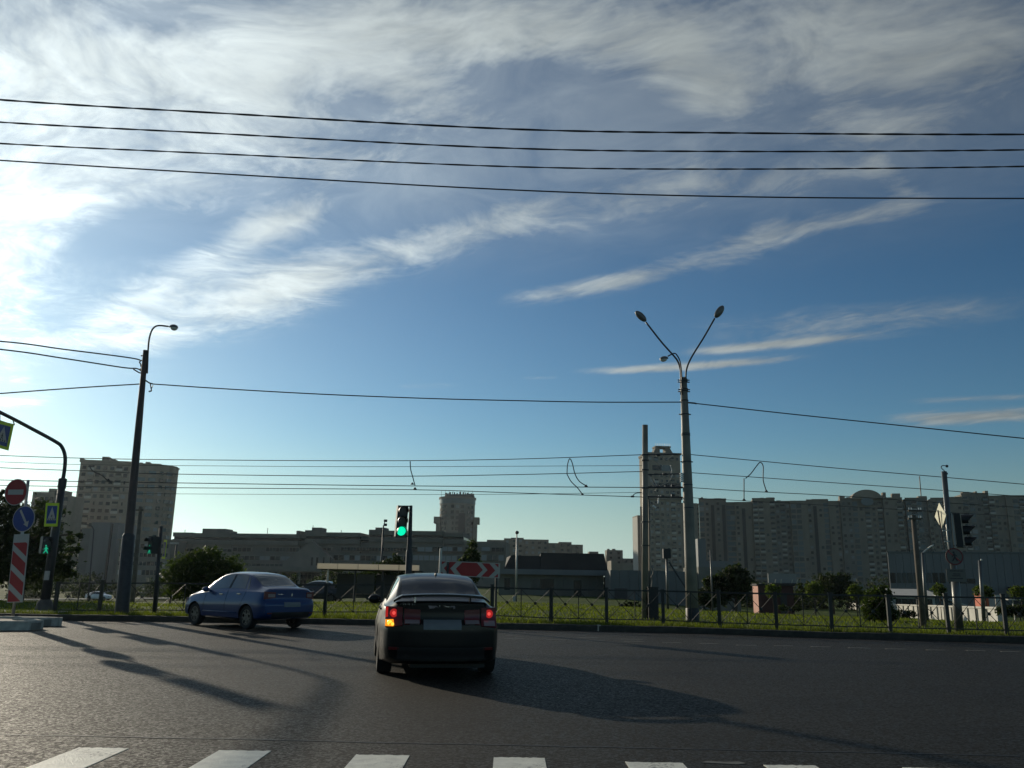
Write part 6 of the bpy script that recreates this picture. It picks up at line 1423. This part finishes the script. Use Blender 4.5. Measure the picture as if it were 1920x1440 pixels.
def tree(name, label, u, Y, blobs_px, n, size, m='leaf_mid', trunk=None, seed=1, group=None, cat='tree', limbs=5, vbase=None):
    # blobs_px: (u, v, ru, rv) ellipses with their real depth at distance Y
    B_ = []
    for (bu, bv, ru, rv) in blobs_px:
        p = P(bu, bv, Y); k = Y / FPX * 1.0; B_.append((p.x, p.y + (seed % 3 - 1) * .1 * ru * k, p.z, ru * k, min(ru, rv * 1.4) * k, rv * k))
    bx = P(u, 1100, Y).x; z = tz(bx, Y); root = thing(name, label, cat, (bx, Y, z), group=group); org = Vector((bx, Y, z))
    leaf_cloud('crown', B_, n, size, m, root, org, seed=seed)
    zt = sum(b_[2] for b_ in B_) / len(B_); tr = trunk or max(.05, (zt - z) * .035)
    part('trunk', MB().tube([org - ZV * .3, org + Vector((.03, 0, (zt - z) * .5)), Vector((bx, Y, zt))], [tr, tr * .75, tr * .4], 8), 'bark', root, True)
    rs = random.Random(seed)
    for i in range(limbs):
        b_ = B_[i % len(B_)]; s0 = Vector((bx, Y, lerp(z, zt, rs.uniform(.35, .8)))); e = Vector((b_[0] + rs.uniform(-.6, .6) * b_[3], b_[1] + rs.uniform(-.6, .6) * b_[4], b_[2] + rs.uniform(-.2, .6) * b_[5]))
        part('limb', MB().tube(crom([s0, s0.lerp(e, .5) + ZV * .1 * (e - s0).length, e], 3), [tr * .45 * (1 - .12 * j) for j in range(7)], 6), 'bark', root, True)
    return root
tree('leafy_tree', 'big leafy tree behind the no entry sign at far left', 40, 40, [(15, 985, 48, 52), (50, 960, 30, 30), (70, 1000, 46, 60), (95, 975, 28, 34), (110, 1030, 38, 34), (60, 1060, 72, 40), (120, 1065, 26, 26), (-20, 1030, 60, 70), (10, 940, 28, 22), (150, 1037, 12, 10), (140, 1002, 14, 10), (-60, 980, 50, 60)], 15000, .105, 'leaf_dark', .2, 3, limbs=12)
tree('round_bush', 'broad dark round bush behind the blue car', 375, 44, [(345, 1075, 36, 34), (385, 1065, 38, 36), (420, 1078, 34, 32), (360, 1098, 52, 26), (430, 1100, 34, 22), (372, 1048, 22, 14)], 13000, .085, 'leaf_mid', .1, 5, cat='bush')
tree('round_bush', 'dark bush under the shelter roof left of the black car', 665, 58, [(650, 1098, 22, 18), (690, 1092, 20, 22)], 3500, .11, 'leaf_dark', .1, 6, cat='bush')
tree('round_bush', 'round treetop above the shelter roof just left of the traffic light', 737, 70, [(737, 1053, 17, 13), (728, 1062, 16, 12), (745, 1075, 20, 22), (705, 1085, 24, 24)], 4500, .13, 'leaf_dark', .12, 7, cat='tree')
tree('pointed_tree', 'slim pointed tree between the round tower and the chevron board', 887, 90, [(886, 1028, 9, 13), (884, 1045, 14, 16), (872, 1048, 9, 10), (893, 1050, 10, 14), (882, 1070, 20, 22)], 5000, .15, 'leaf_mid', .15, 8)
tree('dark_tree', 'dark tree beyond the fence just right of the lamp mast', 1378, 70, [(1374, 1088, 26, 26), (1388, 1098, 18, 26), (1350, 1106, 24, 24), (1380, 1072, 16, 12), (1334, 1100, 16, 18), (1392, 1112, 12, 16)], 7000, .16, 'leaf_dark', .15, 9)
tree('dark_tree', 'dark tree between the two clipped trees right of the kiosk', 1560, 108, [(1552, 1098, 24, 26), (1580, 1102, 20, 26), (1506, 1108, 14, 20)], 5000, .17, 'leaf_dark', .15, 10)
tree('low_hedge', 'dark ragged bush at the foot of the thick lamp pole', 1330, 60, [(1318, 1120, 14, 14), (1332, 1128, 12, 10)], 1800, .1, 'leaf_dark', .05, 21, cat='bush', limbs=2)
for i, (u_, v_, ru, rv, lab) in enumerate([(1449, 1108, 13, 12, 'small clipped tree in front of the kiosk'), (1526, 1105, 15, 12, 'clipped tree right of the kiosk with a sunlit flat top'), (1604, 1110, 13, 12, 'small clipped tree left of the dense shrub'), (1760, 1106, 10, 10, 'small clipped tree in front of the warehouse window band'), (1845, 1109, 15, 11, 'clipped tree above the orange container'), (1912, 1112, 15, 13, 'clipped tree at the right edge of the lawn')]):
    tree('clipped_tree', lab, u_, 80, [(u_, v_, ru, rv), (u_ - 3, v_ - 4, ru * .7, rv * .7), (u_ + ru * .5, v_ + 3, ru * .6, rv * .7)], 2000, .10, 'leaf_light', .07, 30 + i, group='clipped trees on the lawn', limbs=3)
tree('shrub', 'dense dark shrub on the lawn behind the right fence', 1650, 31, [(1650, 1122, 22, 18), (1642, 1142, 26, 20), (1662, 1150, 18, 14), (1645, 1160, 24, 10), (1655, 1108, 12, 8)], 9000, .05, 'leaf_mid', .04, 12, cat='shrub')
tree('shrub', 'low dark bramble bank at the right edge behind the fence', 1905, 42, [(1890, 1145, 26, 8), (1925, 1146, 30, 10), (1955, 1148, 26, 12)], 4000, .07, 'leaf_dark', .04, 13, cat='shrub', limbs=2)
for i, (u_, v_, Y_) in enumerate([(1180, 1135, 48), (1700, 1151, 45), (1480, 1140, 55)]):
    tree('weed_clump', ['tall weeds on the lawn left of the plain concrete pole', 'tall weeds on the lawn left of the wooden utility pole', 'tall weeds on the lawn below the kiosk'][i], u_, Y_, [(u_, v_, 20, 6)], 900, .06, 'leaf_dark', .02, 40 + i, cat='weeds', limbs=1)
# distant tree belt
m_ = []
rs = np.random.RandomState(5)
B_ = [(x, 235 + rs.uniform(-8, 8), tz(x, 235) + rs.uniform(1.5, 3.0), rs.uniform(3, 6), 3, rs.uniform(2, 3.6)) for x in np.arange(-190, 200, 7.0)]
o = leaf_cloud('tree_belt', B_, 26000, .34, 'leaf_dark', None, (0, 0, 0), seed=77); tag(o, 'dark belt of bushes and trees at the foot of the distant buildings', 'trees', kind='stuff')

# pale road strip far left behind the lawn
B_ = [(x, 166 + rs.uniform(-4, 4), tz(x, 166) + rs.uniform(1.0, 2.0), rs.uniform(2, 4), 2, rs.uniform(1.4, 2.6)) for x in np.arange(-95, -16, 3.6)]
o = leaf_cloud('hedge_belt', B_, 14000, .26, 'leaf_dark', None, (0, 0, 0), seed=78); tag(o, 'dark hedge row behind the far road at left', 'hedge', kind='stuff')
rs_ = MB(); rs_.prism([(-95, 151, tz(-75, 151) + .06), (-22, 151, tz(-40, 151) + .06), (-22, 155, tz(-40, 155) + .06), (-95, 155, tz(-75, 155) + .06)], (0, 0, -.1)); struct('far_road', rs_, 'kerb_pale')

B_ = [(x, 128 + rs.uniform(-4, 4), tz(x, 128) + rs.uniform(.8, 1.6), rs.uniform(1.6, 3), 2, rs.uniform(1.3, 2.4)) for x in np.arange(28, 58, 2.2)]
o = leaf_cloud('bush_belt', B_, 11000, .2, 'leaf_dark', None, (0, 0, 0), seed=79); tag(o, 'dark bushes growing behind the kiosk and clipped trees', 'bushes', kind='stuff')

# ------------------------------------------------------------------ haze: one closed box round everything
hb = MB(); hb.box(-480, 420, -25, 760, -6.5, 112)
hm = bpy.data.materials.new('haze'); hm.use_nodes = True; t = hm.node_tree; t.nodes.remove(t.nodes['Principled BSDF'])
pv = t.nodes.new('ShaderNodeVolumePrincipled'); pv.inputs['Color'].default_value = (.86, .93, 1.0, 1); pv.inputs['Density'].default_value = .00006; pv.inputs['Anisotropy'].default_value = .55
t.links.new(pv.outputs[0], t.nodes['Material Output'].inputs['Volume'])
ho = link('haze', hb.mesh('haze', hm)); ho['kind'] = 'stuff'; ho['label'] = 'thin pale haze in the air between the road and the far buildings'
